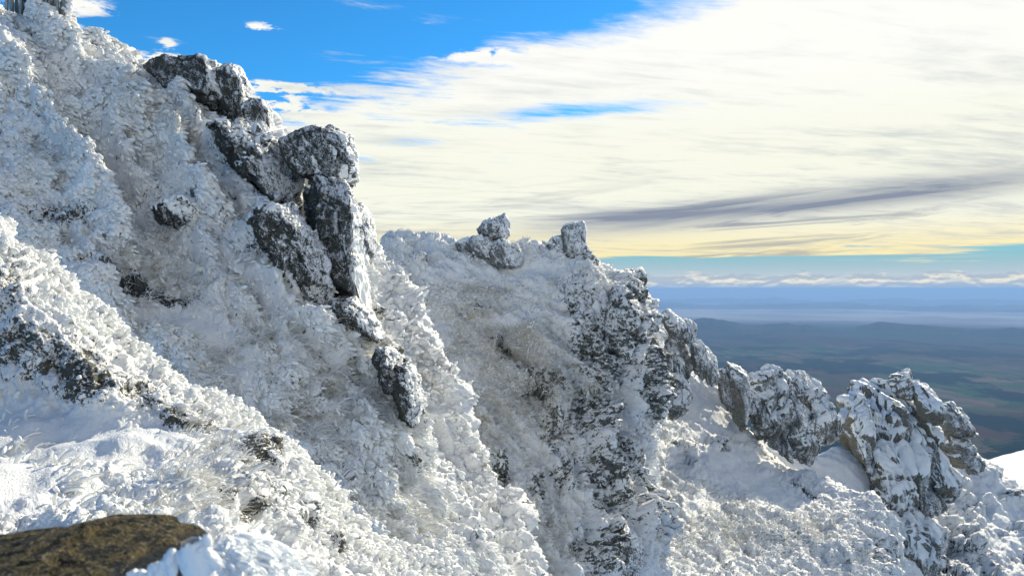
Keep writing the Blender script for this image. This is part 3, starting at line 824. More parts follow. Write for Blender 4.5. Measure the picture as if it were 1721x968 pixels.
rock('boulder', 'big rime streaked boulder on the skyline below the top left slope, with two rounded blocks', 'boulder', [
  ('main_block', dict(outline=[(248,118),(270,104),(300,98),(345,97),(372,112),(384,150),(390,190),(380,212),(340,215),(310,190),(280,150)], d=on_slope(20.8), thick=0.9, rough=0.07, facet=0.35, seed=3, cuts=4)),
  ('side_block', dict(outline=[(368,116),(384,109),(404,115),(418,140),(416,170),(402,205),(385,215),(372,180)], d=on_slope(20.5), thick=0.5, rough=0.06, facet=0.3, seed=4, cuts=4)),
 ], R_MID, cap=dict(thr=0.80, thick=0.06, dirv=(0.8, -0.1, 0.5)), capname='rime_crust')
rock('boulder', 'small dark boulder just right of the big skyline boulder', 'boulder', [
  ('main_block', dict(outline=[(410,178),(428,167),(446,172),(457,190),(457,222),(440,232),(415,215)], d=on_slope(20.2), thick=0.4, rough=0.06, facet=0.3, seed=5, cuts=4))],
  R_MID, cap=dict(thr=0.75, thick=0.08, dirv=(-0.6, -0.3, 0.7)), capname='rime_crust')
rock('outcrop', 'low dark outcrop on the slope left of the tall boulder stack', 'outcrop', [
  ('rock_face', dict(outline=[(345,208),(400,210),(440,222),(475,248),(498,290),(500,352),(470,345),(440,305),(405,290),(370,250)], d=on_slope(15.9), thick=0.7, rough=0.09, facet=0.7, seed=6, cuts=4)),
 ], R_MID, cap=dict(thr=0.62, thick=0.10, dirv=(-0.2, -0.3, 0.9)), capname='rime_crust')
rock('boulder', 'dark pyramid boulder capping the tall stack, white rime down its right edge', 'boulder', [
  ('main_block', dict(outline=[(472,243),(500,225),(530,214),(560,216),(580,230),(594,262),(598,300),(585,318),(545,302),(500,300),(482,270)], d=on_slope(16.2), thick=0.75, rough=0.05, facet=0.35, seed=8, cuts=4, level=7))],
  R_DARK, cap=dict(thr=0.72, thick=0.09, dirv=(1.0, -0.35, 0.05)), capname='rime_edge')
rock('boulder', 'tall dark boulder forming the lower half of the stack, tapering to a point below', 'boulder', [
  ('main_block', dict(outline=[(497,320),(515,300),(540,293),(572,300),(597,330),(606,365),(607,420),(612,480),(622,520),(634,552),(612,535),(580,495),(552,450),(520,395),(497,355)], d=on_slope(14.8), thick=0.75, rough=0.05, facet=0.35, seed=9, cuts=4, level=7, center=(560,385)))],
  R_DARK, cap=dict(thr=0.74, thick=0.07, dirv=(1.0, -0.35, 0.05)), capname='rime_edge')
rock('boulder', 'narrow dark boulder leaning on the right side of the tall stack', 'boulder', [
  ('main_block', dict(outline=[(598,342),(612,343),(624,362),(630,395),(628,425),(618,434),(606,410),(600,370)], d=on_slope(16.0), thick=0.5, rough=0.06, facet=0.4, seed=10))],
  R_DARK)
rock('outcrop', 'frost topped outcrop below and left of the tall dark boulder', 'outcrop', [
  ('rock_face', dict(outline=[(415,360),(450,348),(485,352),(505,372),(525,400),(548,440),(556,480),(553,512),(530,508),(490,465),(450,410)], d=on_slope(13.2), thick=0.75, rough=0.09, facet=0.7, seed=11, cuts=4, level=7)),
 ], R_MID, cap=dict(thr=0.62, thick=0.10, dirv=(0.0, -0.3, 0.9)), capname='rime_crust')
rock('outcrop', 'ribbed outcrop at the foot of the tall dark boulder', 'outcrop', [
  ('rock_face', dict(outline=[(560,515),(590,500),(615,520),(634,545),(640,572),(615,572),(585,556)], d=on_slope(12.9), thick=0.45, rough=0.08, facet=0.7, seed=12))],
 R_MID, cap=dict(thr=0.7, thick=0.08, dirv=(0.7, -0.3, 0.5)), capname='rime_crust')
rock('outcrop', 'upright dark rocks on the lower edge of the big slope above the sunlit frost', 'outcrop', [
  ('rock_face', dict(outline=[(632,590),(650,580),(668,600),(674,640),(668,668),(648,655),(636,625)], d=on_slope(11.7), thick=0.4, rough=0.1, facet=0.8, seed=13)),
  ('lower_block', dict(outline=[(668,610),(688,612),(700,640),(704,690),(694,716),(676,700),(664,660)], d=on_slope(11.3), thick=0.4, rough=0.1, facet=0.8, seed=14))],
 R_MID, cap=dict(thr=0.6, thick=0.12, dirv=(0.8, -0.3, 0.5)), capname='rime_crust')
rock('outcrop', 'dark overhanging rock under a frost clump in the middle of the big slope', 'outcrop', [
  ('rock_face', dict(outline=[(262,350),(290,335),(325,340),(345,358),(338,380),(305,388),(278,376)], d=on_slope(14.6), thick=0.5, rough=0.12, facet=0.6, seed=15))],
 R_DARK, cap=dict(thr=0.15, thick=0.16, dirv=(0.2, -0.2, 1.0)), capname='rime_crust')
# on the dome's flat top
rock('boulder', 'rounded frosted boulder balanced on the group at the middle of the dome top', 'boulder', [
  ('main_block', dict(outline=[(800,386),(812,373),(835,366),(848,362),(858,376),(857,394),(848,406),(818,405)], d=on_dome(40.5), thick=0.6, rough=0.09, facet=0.4, seed=16))],
 R_TOP, cap=dict(thr=0.7, thick=0.07), capname='rime_crust')
rock('boulder', 'broad low boulder group under the balanced boulder on the dome top', 'boulder', [
  ('left_block', dict(outline=[(783,408),(795,399),(822,400),(836,418),(830,440),(808,436),(792,425)], d=on_dome(40.0), thick=0.6, rough=0.08, facet=0.4, seed=17)),
  ('right_block', dict(outline=[(822,415),(845,405),(868,412),(882,432),(874,448),(840,450),(822,440)], d=on_dome(39.6), thick=0.6, rough=0.1, facet=0.5, seed=18))],
 R_TOP, cap=dict(thr=0.6, thick=0.10), capname='snow_cap')
rock('boulder', 'small snow covered boulder at the left foot of the balanced boulder', 'boulder', [
  ('main_block', dict(outline=[(765,410),(778,401),(795,400),(805,410),(800,424),(770,424)], d=on_dome(40.8), thick=0.5, rough=0.06, facet=0.2, seed=19))],
 R_TOP, cap=dict(thr=0.2, thick=0.10), capname='snow_cap')
rock('rock_pillar', 'square frosted rock pillar standing at the right end of the dome top', 'rock pillar', [
  ('main_block', dict(outline=[(944,384),(950,377),(968,375),(983,375),(985,384),(984,428),(978,440),(950,436),(945,420)], d=on_dome(40.0), thick=0.5, box=0.32, rough=0.035, facet=0.2, seed=20, smooth_out=0))],
 R_TOP, cap=dict(thr=0.72, thick=0.06), capname='snow_cap')
rock('boulder', 'small snowy boulder touching the left side of the square pillar', 'boulder', [
  ('main_block', dict(outline=[(918,412),(928,399),(942,397),(950,408),(948,428),(922,428)], d=on_dome(40.2), thick=0.4, rough=0.06, facet=0.2, seed=21))],
 R_TOP, cap=dict(thr=0.35, thick=0.10), capname='snow_cap')
rock('outcrop', 'ragged little outcrop right of the square pillar at the dome shoulder', 'outcrop', [
  ('rock_face', dict(outline=[(974,420),(985,415),(995,428),(1006,438),(1008,448),(985,446)], d=on_dome(39.6), thick=0.4, rough=0.15, facet=0.8, seed=22))],
 R_TOP)
# blocks of the dome's cliff
rock('crag', 'angular rocky buttress on the right side of the snowy dome', 'crag', [
  ('upper_block', dict(outline=[(1010,490),(1035,472),(1062,478),(1080,500),(1086,540),(1080,575),(1050,570),(1025,540)], d=on_dome(38.6), thick=1.3, rough=0.1, facet=0.95, ff=2.2, seed=23, cuts=9, lean=0.35, fmul=0.6, level=7)),
  ('middle_block', dict(outline=[(1040,560),(1070,555),(1086,590),(1086,680),(1078,740),(1050,730),(1032,660)], d=on_dome(37.6), thick=1.2, rough=0.1, facet=0.95, ff=2.4, seed=24, cuts=9, lean=0.35, fmul=0.6, level=7)),
  ('left_block', dict(outline=[(935,482),(965,478),(990,510),(995,560),(975,575),(950,540)], d=on_dome(37.0), thick=0.9, rough=0.1, facet=0.95, ff=2.0, seed=25, cuts=9, lean=0.35, fmul=0.6)),
  ('lower_block', dict(outline=[(960,600),(1000,590),(1020,640),(1012,700),(985,720),(960,680)], d=on_dome(35.0), thick=0.9, rough=0.12, facet=0.95, ff=2.0, seed=26, cuts=9, lean=0.35, fmul=0.6)),
  ('foot_block', dict(outline=[(905,640),(940,630),(960,670),(950,700),(920,690)], d=on_dome(33.8), thick=0.7, rough=0.12, facet=0.9, ff=2.0, seed=27, cuts=9, lean=0.35, fmul=0.6)),
  ('hanging_block', dict(outline=[(925,740),(955,735),(965,790),(955,830),(930,800)], d=on_dome(31.0), thick=0.6, rough=0.12, facet=0.9, ff=2.0, seed=28, cuts=9, lean=0.35, fmul=0.6)),
 ], mat_rock('granite_cliff', 0.16, rime=0.84, base=(0.05, 0.057, 0.06), light=(0.15, 0.145, 0.13), lichen=0.3, worm=1.0), cap=dict(thr=0.62, thick=0.06), capname='snow_cap')
rock('outcrop', 'dark rocky outcrop low on the dome near the bottom of the photo', 'outcrop', [
  ('rock_face', dict(outline=[(960,890),(1000,870),(1050,880),(1078,920),(1070,985),(1010,1000),(975,960)], d=on_dome(27.8), thick=0.9, rough=0.12, facet=0.9, ff=2.0, seed=29, cuts=9, lean=0.35, fmul=0.6, level=7))],
 R_CRAG, cap=dict(thr=0.5, thick=0.07), capname='snow_cap')
rock('outcrop', 'small black rock hollow in the middle of the frosted dome face', 'outcrop', [
  ('rock_face', dict(outline=[(880,800),(905,795),(918,830),(905,860),(885,840)], d=on_dome(28.8), thick=0.3, rough=0.14, facet=0.9, ff=2.0, seed=30))],
 R_MID, cap=dict(thr=0.5, thick=0.1), capname='snow_cap')

# pale crags behind the dome
rock('crag', 'stepped grey crag with flat snow topped blocks directly right of the dome', 'crag', [
  ('rock_face', dict(outline=[(1075,560),(1100,545),(1140,550),(1165,575),(1172,620),(1165,680),(1140,720),(1100,725),(1078,690)], d=54, thick=2.2, rough=0.1, facet=1.0, ff=2.4, seed=40, cuts=16, lean=0.9, fmul=0.42, level=7)),
  ('left_block', dict(outline=[(1090,523),(1104,520),(1109,535),(1106,560),(1088,556)], d=54.5, thick=0.6, rough=0.05, facet=0.4, seed=41, cuts=12, lean=0.45, fmul=0.42)),
  ('top_block', dict(outline=[(1114,532),(1122,521),(1140,523),(1150,540),(1150,575),(1125,570)], d=53.5, thick=0.9, rough=0.06, facet=0.7, seed=42, cuts=12, lean=0.45, fmul=0.42)),
  ('shoulder_block', dict(outline=[(1140,540),(1158,536),(1172,546),(1171,572),(1150,580)], d=53.5, thick=0.8, rough=0.06, facet=0.6, seed=43, cuts=12, lean=0.45, fmul=0.42)),
  ('step_block', dict(outline=[(1165,575),(1180,572),(1188,584),(1190,625),(1180,650),(1166,630)], d=54, thick=0.9, rough=0.07, facet=0.7, seed=44, cuts=12, lean=0.45, fmul=0.42)),
  ('low_block', dict(outline=[(1184,588),(1194,579),(1201,592),(1208,620),(1212,645),(1200,665),(1186,640)], d=54.5, thick=0.8, rough=0.07, facet=0.7, seed=45, cuts=12, lean=0.45, fmul=0.42)),
  ('foot_block', dict(outline=[(1120,640),(1150,630),(1165,660),(1155,710),(1130,725),(1112,690)], d=52.2, thick=0.9, rough=0.1, facet=0.9, seed=46, cuts=12, lean=0.45, fmul=0.42)),
 ], R_CRAG, cap=dict(thr=0.56, thick=0.05, dirv=(-0.3, -0.35, 0.85)), capname='snow_cap')
rock('rock_pinnacle', 'upright snow tipped rock pinnacle with vertical cracks left of the pale crag', 'pinnacle', [
  ('left_column', dict(outline=[(1208,628),(1218,622),(1230,618),(1234,660),(1236,700),(1226,710),(1212,672)], d=57, thick=1.0, rough=0.06, facet=0.8, seed=50, cuts=12, lean=0.45, fmul=0.42)),
  ('main_column', dict(outline=[(1226,620),(1236,608),(1250,612),(1260,625),(1260,670),(1264,720),(1268,750),(1245,738),(1232,710)], d=56.5, thick=1.1, rough=0.06, facet=0.8, seed=51, cuts=12, lean=0.45, fmul=0.42)),
 ], R_CRAG, cap=dict(thr=0.62, thick=0.10), capname='snow_cap')
rock('crag', 'broad pale crag with slanting cracks and snow ledges in the middle of the far ridge', 'crag', [
  ('left_face', dict(outline=[(1256,690),(1262,652),(1285,640),(1320,645),(1350,665),(1362,710),(1355,760),(1310,772),(1275,755)], d=57, thick=2.2, rough=0.08, facet=1.0, ff=2.0, seed=52, cuts=16, lean=0.9, fmul=0.42, level=7, strata=0.5)),
  ('summit_block', dict(outline=[(1258,650),(1264,632),(1285,622),(1304,612),(1322,628),(1332,655),(1300,670),(1265,670)], d=58, thick=1.4, rough=0.07, facet=0.9, seed=53, cuts=12, lean=0.45, fmul=0.42)),
  ('ridge_block', dict(outline=[(1318,635),(1332,624),(1352,626),(1362,645),(1350,675),(1325,665)], d=58.5, thick=1.2, rough=0.07, facet=0.8, seed=54, cuts=12, lean=0.45, fmul=0.42)),
  ('right_face', dict(outline=[(1342,650),(1362,634),(1388,630),(1398,645),(1402,690),(1412,735),(1420,758),(1398,768),(1366,760),(1350,710)], d=58.5, thick=1.8, rough=0.07, facet=1.0, ff=2.2, seed=55, cuts=16, lean=0.9, fmul=0.42, level=7, center=(1378,705))),
  ('foot_block', dict(outline=[(1335,720),(1365,715),(1380,745),(1370,785),(1340,790),(1325,760)], d=56, thick=0.9, rough=0.1, facet=0.9, seed=56, cuts=12, lean=0.45, fmul=0.42)),
 ], R_CRAG, cap=dict(thr=0.54, thick=0.045, dirv=(-0.35, -0.35, 0.8)), capname='snow_cap')
# pointed crag at the right
rock('crag', 'tall pointed crag with yellow lichen on its left edge and snow slabs, at right', 'crag', [
  ('main_face', dict(outline=[(1436,760),(1440,715),(1455,680),(1478,650),(1500,636),(1535,650),(1565,700),(1585,760),(1600,820),(1590,880),(1540,900),(1495,860),(1460,810)], d=66, thick=3.0, rough=0.06, facet=0.9, ff=1.8, seed=60, cuts=16, lean=0.9, fmul=0.42, level=7, strata=0.6)),
  ('summit_block', dict(outline=[(1494,640),(1505,630),(1525,627),(1545,621),(1549,635),(1545,665),(1520,670),(1500,660)], d=67, thick=1.2, rough=0.04, facet=0.6, seed=61, cuts=12, lean=0.45, fmul=0.42)),
  ('right_slab', dict(outline=[(1545,645),(1562,639),(1581,643),(1582,665),(1578,700),(1575,745),(1560,740),(1548,700),(1540,665)], d=65.5, thick=1.2, rough=0.04, facet=0.6, ff=1.3, seed=62, cuts=12, lean=0.45, fmul=0.42)),
  ('left_slab', dict(outline=[(1423,722),(1440,690),(1460,668),(1475,700),(1478,750),(1470,800),(1452,790),(1436,760)], d=65, thick=1.1, rough=0.07, facet=0.8, seed=63, cuts=12, lean=0.45, fmul=0.42)),
  ('lower_slab', dict(outline=[(1458,790),(1490,770),(1525,790),(1540,840),(1530,900),(1505,920),(1480,860)], d=63, thick=1.4, rough=0.08, facet=1.0, seed=64, cuts=12, lean=0.45, fmul=0.42)),
  ('foot_block', dict(outline=[(1500,860),(1540,850),(1580,890),(1590,960),(1570,1020),(1530,1010),(1512,940)], d=61, thick=1.4, rough=0.1, facet=1.0, seed=65, cuts=12, lean=0.45, fmul=0.42)),
  ('right_rib', dict(outline=[(1560,740),(1590,760),(1615,810),(1625,860),(1600,880),(1575,830)], d=65, thick=1.0, rough=0.08, facet=0.9, seed=66, cuts=12, lean=0.45, fmul=0.42)),
 ], R_LICH, cap=dict(thr=0.52, thick=0.045, dirv=(-0.15, -0.4, 0.8)), capname='snow_cap')
rock('crag', 'rounded grey crag of stacked blocks right of the pointed crag', 'crag', [
  ('upper_block', dict(outline=[(1574,690),(1588,680),(1612,680),(1634,700),(1638,730),(1615,745),(1585,740)], d=69, thick=1.5, rough=0.08, facet=0.8, seed=67, cuts=12, lean=0.45, fmul=0.42)),
  ('lower_block', dict(outline=[(1575,735),(1610,725),(1640,735),(1658,765),(1656,795),(1635,806),(1600,785),(1580,765)], d=68.5, thick=1.6, rough=0.08, facet=0.9, seed=68, cuts=12, lean=0.45, fmul=0.42)),
 ], R_CRAG, cap=dict(thr=0.66, thick=0.05), capname='snow_cap')

# ------------------------------------------------------------------ far country
def build_far():
    g0 = np.concatenate([np.linspace(-1.30, 1.30, 700)])
    r = np.exp(np.linspace(math.log(70), math.log(260000), 760))
    A, R = np.meshgrid(g0, r)
    X = np.sin(A)*R; Y = np.cos(A)*R
    Q = np.stack([X/1000, Y/1000, 0*X], -1).reshape(-1, 3)
    sh = X.shape
    base = -1000*sstep(np.log(R), math.log(60), math.log(5200))**0.8-25
    n1 = fbm(Q, 0.35, 5, 0.5, 3.3).reshape(sh); n2 = fbm(Q, 0.05, 4, 0.5, 8.8, 'r').reshape(sh); n3 = fbm(Q, 1.6, 4, 0.5, 1.7).reshape(sh)
    h = base+n1*90*sstep(R, 800, 5000)+n3*26*sstep(R, 600, 3000)
    h += np.clip(n2+0.15, 0, 1)*110*sstep(R, 16000, 30000)*(0.5+0.9*sstep(R, 25000, 60000))
    # a moorland shoulder coming in from the right
    az = np.degrees(A)
    sho = np.exp(-((az-39)/8.0)**2)*np.exp(-((np.log(R)-math.log(2300))/0.55)**2)
    h += sho*880
    z = h-(R**2)/(2*6371000)
    V = np.stack([X, Y, z], -1)
    snowm = sstep(az, 30.5, 33)*np.exp(-((np.log(R)-math.log(2000))/0.5)**2)
    me = new_mesh('valley', V, grid_faces(*sh), None, {'shoulder': snowm})
    m = bpy.data.materials.new('valley_fields'); m.use_nodes = True; g = NT(m.node_tree); b = g.n['Principled BSDF']
    P = g.node('ShaderNodeNewGeometry').outputs['Position']
    K = g.vm('SCALE', P, 0.001); K = g.vm('MULTIPLY', K, (1, 0.6, 0))
    warp = g.noise(K, 1.1, 3); Kw = g.vm('ADD', K, g.comb(g.m('MULTIPLY', warp, 1.2), g.m('MULTIPLY', warp, -0.8), 0))
    v = g.vor(Kw, 1.6); fld = g.sep(v.outputs['Color'])
    c = g.mix(fld[0], (0.015, 0.045, 0.028), (0.035, 0.075, 0.04))
    c = g.mix(g.mr(fld[1], 0.62, 0.66), c, (0.075, 0.065, 0.05))
    v2 = g.vor(Kw, 5.5); f2_ = g.sep(v2.outputs['Color'])
    c = g.mix(g.mr(f2_[0], 0.72, 0.76), c, (0.055, 0.075, 0.045))
    c = g.mix(g.mr(f2_[1], 0.86, 0.88), c, (0.11, 0.09, 0.07))
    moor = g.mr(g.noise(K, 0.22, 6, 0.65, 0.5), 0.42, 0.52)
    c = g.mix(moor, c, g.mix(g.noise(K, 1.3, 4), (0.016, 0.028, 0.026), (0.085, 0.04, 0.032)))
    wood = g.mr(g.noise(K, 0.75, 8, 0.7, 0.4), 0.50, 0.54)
    c = g.mix(wood, c, (0.006, 0.016, 0.016))  # moor and wood tones sunk low, painting cloud shadow into the valley
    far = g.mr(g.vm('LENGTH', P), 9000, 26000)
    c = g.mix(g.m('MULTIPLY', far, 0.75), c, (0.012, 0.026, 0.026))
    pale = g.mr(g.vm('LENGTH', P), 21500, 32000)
    c = g.mix(pale, c, g.mix(g.mr(g.noise(K, 0.3, 4), 0.4, 0.6), (0.20, 0.20, 0.22), (0.34, 0.33, 0.34)))  # ground paled with distance, haze towards the horizon painted into its colour
    s = g.m('ADD', g.attr('shoulder'), g.m('MULTIPLY', g.m('SUBTRACT', g.noise(K, 5.0, 6, 0.65), 0.55), 1.6))
    c = g.mix(g.mr(g.attr('shoulder'), 0.05, 0.4), c, g.mix(g.noise(K, 9, 4), (0.11, 0.10, 0.07), (0.30, 0.26, 0.18)))
    c = g.mix(g.mr(s, 0.72, 0.85), c, (0.78, 0.80, 0.83))
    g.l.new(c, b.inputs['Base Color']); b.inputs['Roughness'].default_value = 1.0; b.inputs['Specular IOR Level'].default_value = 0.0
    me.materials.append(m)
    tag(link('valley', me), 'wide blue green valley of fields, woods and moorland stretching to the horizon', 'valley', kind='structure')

    def hills(name, label, dist, az0, az1, h0, seed, col, width, tilt=0.0):
        n, k = 500, 40
        a = np.radians(np.linspace(az0, az1, n)); t = np.linspace(-1, 1, k)
        T, Aa = np.meshgrid(t, a, indexing='ij')
        rr = dist+T*width
        q = np.stack([Aa*14, T*0.8, 0*Aa+seed], -1)
        crest = h0*(0.62+0.75*fbm(q*np.array([1, 0, 1]), 1.0, 5, 0.5).reshape(T.shape))
        env = sstep(np.degrees(Aa), az0, az0+6)*(1-sstep(np.degrees(Aa), az1-6, az1))
        zz = -1060-(rr**2)/(2*6371000)+(crest*env+fbm(q, 3.0, 4).reshape(T.shape)*h0*0.22*env)*np.cos(T*math.pi/2)**1.2
        me = new_mesh(name, np.stack([np.sin(Aa)*rr, np.cos(Aa)*rr, zz], -1), grid_faces(*T.shape)[:, ::-1])
        m = bpy.data.materials.new('hill_woodland'); m.use_nodes = True; g = NT(m.node_tree); b = g.n['Principled BSDF']
        P = g.vm('SCALE', g.node('ShaderNodeNewGeometry').outputs['Position'], 0.001)
        g.l.new(g.mix(g.mr(g.noise(P, 0.5, 5), 0.4, 0.6), col, tuple(c*2 for c in col)), b.inputs['Base Color']); b.inputs['Roughness'].default_value = 1.0
        b.inputs['Specular IOR Level'].default_value = 0.0
        me.materials.append(m)
        tag(link(name, me), label, 'hills', kind='structure')
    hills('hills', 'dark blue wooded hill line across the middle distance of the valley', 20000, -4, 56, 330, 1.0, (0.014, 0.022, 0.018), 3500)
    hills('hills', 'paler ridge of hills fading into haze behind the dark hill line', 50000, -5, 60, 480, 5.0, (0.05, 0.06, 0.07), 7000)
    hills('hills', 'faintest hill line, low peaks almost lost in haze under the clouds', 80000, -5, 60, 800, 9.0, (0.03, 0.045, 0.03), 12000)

build_far()

# sunlit snowfield on the shoulder beyond the last rocks
def snowfield():
    cols = [[(1560,800,420),(1560,850,300),(1560,900,230),(1560,990,180)], [(1640,790,420),(1640,850,300),(1640,900,230),(1640,990,180)],
            [(1665,772,430),(1665,830,310),(1665,900,235),(1665,990,180)], [(1700,764,430),(1700,830,310),(1700,900,235),(1700,990,180)],
            [(1760,755,440),(1760,825,310),(1760,900,235),(1760,990,180)], [(1900,740,450),(1900,810,310),(1900,900,235),(1900,990,180)]]
    P, PX, PY = sheet(cols, 3.0)
    N = grid_normals(P); flip = (N[..., 2].mean() < 0)
    if flip: N = -N
    h = fbm(P.reshape(-1, 3), 0.03, 4, 0.5).reshape(PX.shape)*2.5
    P = P+N*h[..., None]
    Fc = grid_faces(*PX.shape)
    me = new_mesh('snowfield', P, Fc if flip is False else Fc[:, ::-1], mat_rime('snowfield_crust', 3.5, veg=0.5), {'tan': np.clip(0.25+fbm(P.reshape(-1, 3), 0.02, 4, 0.55), 0, 1), 'rock': np.full(PX.size, 0.12), 'cav': np.zeros(PX.size)})
    tag(link('snowfield', me), 'bright sunlit snowfield at the right edge beyond the rocks', 'snowfield', kind='structure')
snowfield()

# ------------------------------------------------------------------ rime feathers and frosted grass
def feathers(seed, name, label, n, length, width, w=None, bias=(0.8, -0.2, 0.1), mix=0.7, jit=0.5, flat=0.8, dref=5.0):
    S = SHEETS[seed]; r = np.random.default_rng(seed*31+n)
    W = (1-S['smooth'])**2*(0.08+S['dens']**2)*(1-0.93*sstep(S['rock'], 0.25, 0.6))
    vis = ((S['N']*(-S['P'])).sum(-1)/np.linalg.norm(S['P'], axis=-1)) > -0.15
    W = W*vis*((S['PX'] > -40) & (S['PX'] < 1770) & (S['PY'] < 1000))
    W = W*(0.08+sstep(fbm(S['P'].reshape(-1, 3), 0.42/length, 2, 0.5, 66.0).reshape(W.shape), -0.22, 0.12))
    if w is not None: W = W*w(S)
    pts, nrm, idx = pick(S['P'], S['N'], W, n, r)
    ax = nrm*(1-mix)+np.array(bias, np.float32)*mix+r.normal(size=(n, 3)).astype(np.float32)*jit*0.5
    fl = fbm(pts, 0.7/length*0.35, 2, 0.5, 12.5)
    ax = ax+np.array((0.25, 0, 0.55), np.float32)*fl[:, None]*1.3
    sc_ = np.exp(r.normal(size=n)*0.55).astype(np.float32)*np.clip(1+fl*0.9, 0.5, 1.3)
    sc_ = np.minimum(sc_, 1.7)*np.clip(pts[:, 1]/dref, 0.3, 1.15)**0.85
    o = scatter(name, LOBE, pts, ax, length*sc_, width*sc_, SNOW, r=r, flat=flat, sink=0.3, bend=0.15, benddir=(0.2, 0, -0.7))
    return tag(o, label, 'rime', kind='stuff')

feathers(1, 'rime_feathers', 'stubby white rime feathers crusting the near ridge crest', 9000, 0.042, 0.011, bias=(0.75, -0.1, 0.35), mix=0.6,
         w=lambda S: 0.25+2.5*np.clip(blobs(S['PX'], S['PY'], [(0,420,70,60,40,1),(130,520,90,35,45,1),(280,630,120,28,35,1),(420,700,110,30,38,1),(520,800,90,35,50,1),(640,900,120,30,35,1),(730,975,60,25,40,1)]), 0, 1))
feathers(2, 'rime_feathers', 'thick overlapping rime feathers blown across the big slope', 30000, 0.095, 0.018, dref=14, bias=(0.72, -0.35, -0.45), mix=0.72, jit=0.5)
feathers(1, 'rime_knobs', 'chunky sunlit rime knobs along the near ridge crest', 7000, 0.050, 0.0135, bias=(0.75, -0.15, 0.2), mix=0.7, jit=0.4,
         w=lambda S: np.clip(blobs(S['PX'], S['PY'], [(0,390,70,40,40,1),(70,450,60,28,42,1),(130,510,60,26,45,1),(200,575,70,24,38,1),(280,630,80,22,32,1),(370,675,80,22,35,1),(450,730,60,22,45,1),(510,790,50,22,55,1),(580,855,60,22,45,1),(660,915,60,22,38,1),(730,968,50,20,40,1)]), 0, 1))
feathers(2, 'rime_knobs', 'chunky rounded rime knobs on the sunlit wind carved crests of the big slope', 20000, 0.105, 0.029, dref=14, bias=(0.72, -0.35, -0.35), mix=0.78, jit=0.35,
         w=lambda S: 0.06+blobs(S['PX'], S['PY'], [(0,160,60,50,50,1),(70,250,90,50,55,1),(140,370,80,45,65,1),(240,230,90,30,42,.7),(320,310,60,40,50,1),(110,90,120,40,40,.6),(60,340,80,50,50,.8),(580,640,60,40,50,.6),(620,740,50,60,70,.7),(700,740,30,60,-20,.6)]))
feathers(3, 'rime_feathers', 'rime feathers along the sunlit narrow rib', 3500, 0.19, 0.042, dref=24, bias=(0.75, -0.2, 0.2), mix=0.6)
feathers(4, 'rime_feathers', 'fine rime feathers on the cliff and face of the dome', 26000, 0.15, 0.022, dref=38, jit=0.35, bias=(0.7, -0.3, 0.1), mix=0.55)
feathers(5, 'rime_feathers', 'rime feathers on the snow bank below the pale crags', 6000, 0.2, 0.035, dref=50, bias=(0.7, -0.2, 0.3), mix=0.5, w=lambda S: S['tan']+S['rock']+0.08)


def grass(seed, name, label, n, length, width, w, per=9, tint=0.6):
    S = SHEETS[seed]; r = np.random.default_rng(seed*77+n)
    W = (1-S['smooth'])*w(S)*((S['PX'] > -30) & (S['PX'] < 1750) & (S['PY'] < 990))
    pts, nrm, idx = pick(S['P'], S['N'], W, n, r)
    pts = np.repeat(pts, per, 0); nrm = np.repeat(nrm, per, 0); m = len(pts)
    lean = np.repeat(r.normal(size=(n, 3)).astype(np.float32)*0.35, per, 0)
    pts = pts+r.normal(size=(m, 3)).astype(np.float32)*length*0.18
    ax = nrm*0.5+np.array((0.35, -0.2, 0.55), np.float32)+lean+r.normal(size=(m, 3)).astype(np.float32)*0.35
    L = (length*np.exp(r.normal(size=m)*0.3)).astype(np.float32)
    tn = np.repeat((r.random(n) < tint)*r.random(n), per).astype(np.float32)
    o = scatter(name, BLADE_T, pts, ax, L, np.full(m, width, np.float32), BLADE, r=r, bend=0.55, benddir=(0.75, -0.25, -0.6), tint=tn, sink=0.05)
    return tag(o, label, 'grass', kind='stuff')

grass(2, 'frosted_grass', 'drooping frosted grass tufts on the big slope', 3000, 0.15, 0.008, lambda S: S['tan']**1.3+0.05, tint=0.3)
grass(1, 'frosted_grass', 'iced grass blades poking from the near snow ledge', 600, 0.06, 0.003, lambda S: blobs(S['PX'], S['PY'], [(330,800,70,70,0,1),(300,860,90,40,0,.8),(350,700,60,20,20,.6)])+0.01, per=7, tint=0.3)
grass(4, 'frosted_grass', 'straw coloured frosted grass dotted over the dome face', 6000, 0.20, 0.012, lambda S: S['tan']+0.05, per=7)
grass(5, 'frosted_grass', 'frosted grass on the lower snow bank', 1500, 0.24, 0.015, lambda S: S['tan']+0.03, per=7)


def finger(pts_px, d, r0, r1, name='', seg=8):
    pass

# thick ice-coated blades standing in the near snow ledge
def iced_blades():
    r = np.random.default_rng(5); S = SHEETS[1]
    W = blobs(S['PX'], S['PY'], [(20,740,40,30,0,1),(75,770,35,25,0,1),(110,810,40,30,0,1),(160,830,50,20,0,.9),(215,780,30,20,0,.6),(230,740,20,15,0,.5),(340,800,50,50,0,.8),(290,830,50,30,0,.8),(400,800,20,60,0,.5),(330,720,30,10,0,.5),(420,730,30,8,0,.5)])
    n = 340
    pts, nrm, idx = pick(S['P'], S['N'], W, n, r)
    ax = np.array((0.35, -0.1, 0.65), np.float32)+r.normal(size=(n, 3)).astype(np.float32)*0.38
    L = (0.055*np.exp(r.normal(size=n)*0.4)).astype(np.float32)
    T = lobe_template(7, (0, .15, .4, .65, .88, 1.0), (0.5, 0.7, 0.85, 1.0, 0.8, 0.0))
    o = scatter('iced_grass', T, pts, ax, L, L*0.11, SNOW, r=r, bend=0.5, benddir=(0.7, -0.2, -0.5), sink=0.1, flat=0.7)
    tag(o, 'thick ice coated grass blades curving out of the smooth near snow', 'iced grass', kind='stuff')
iced_blades()

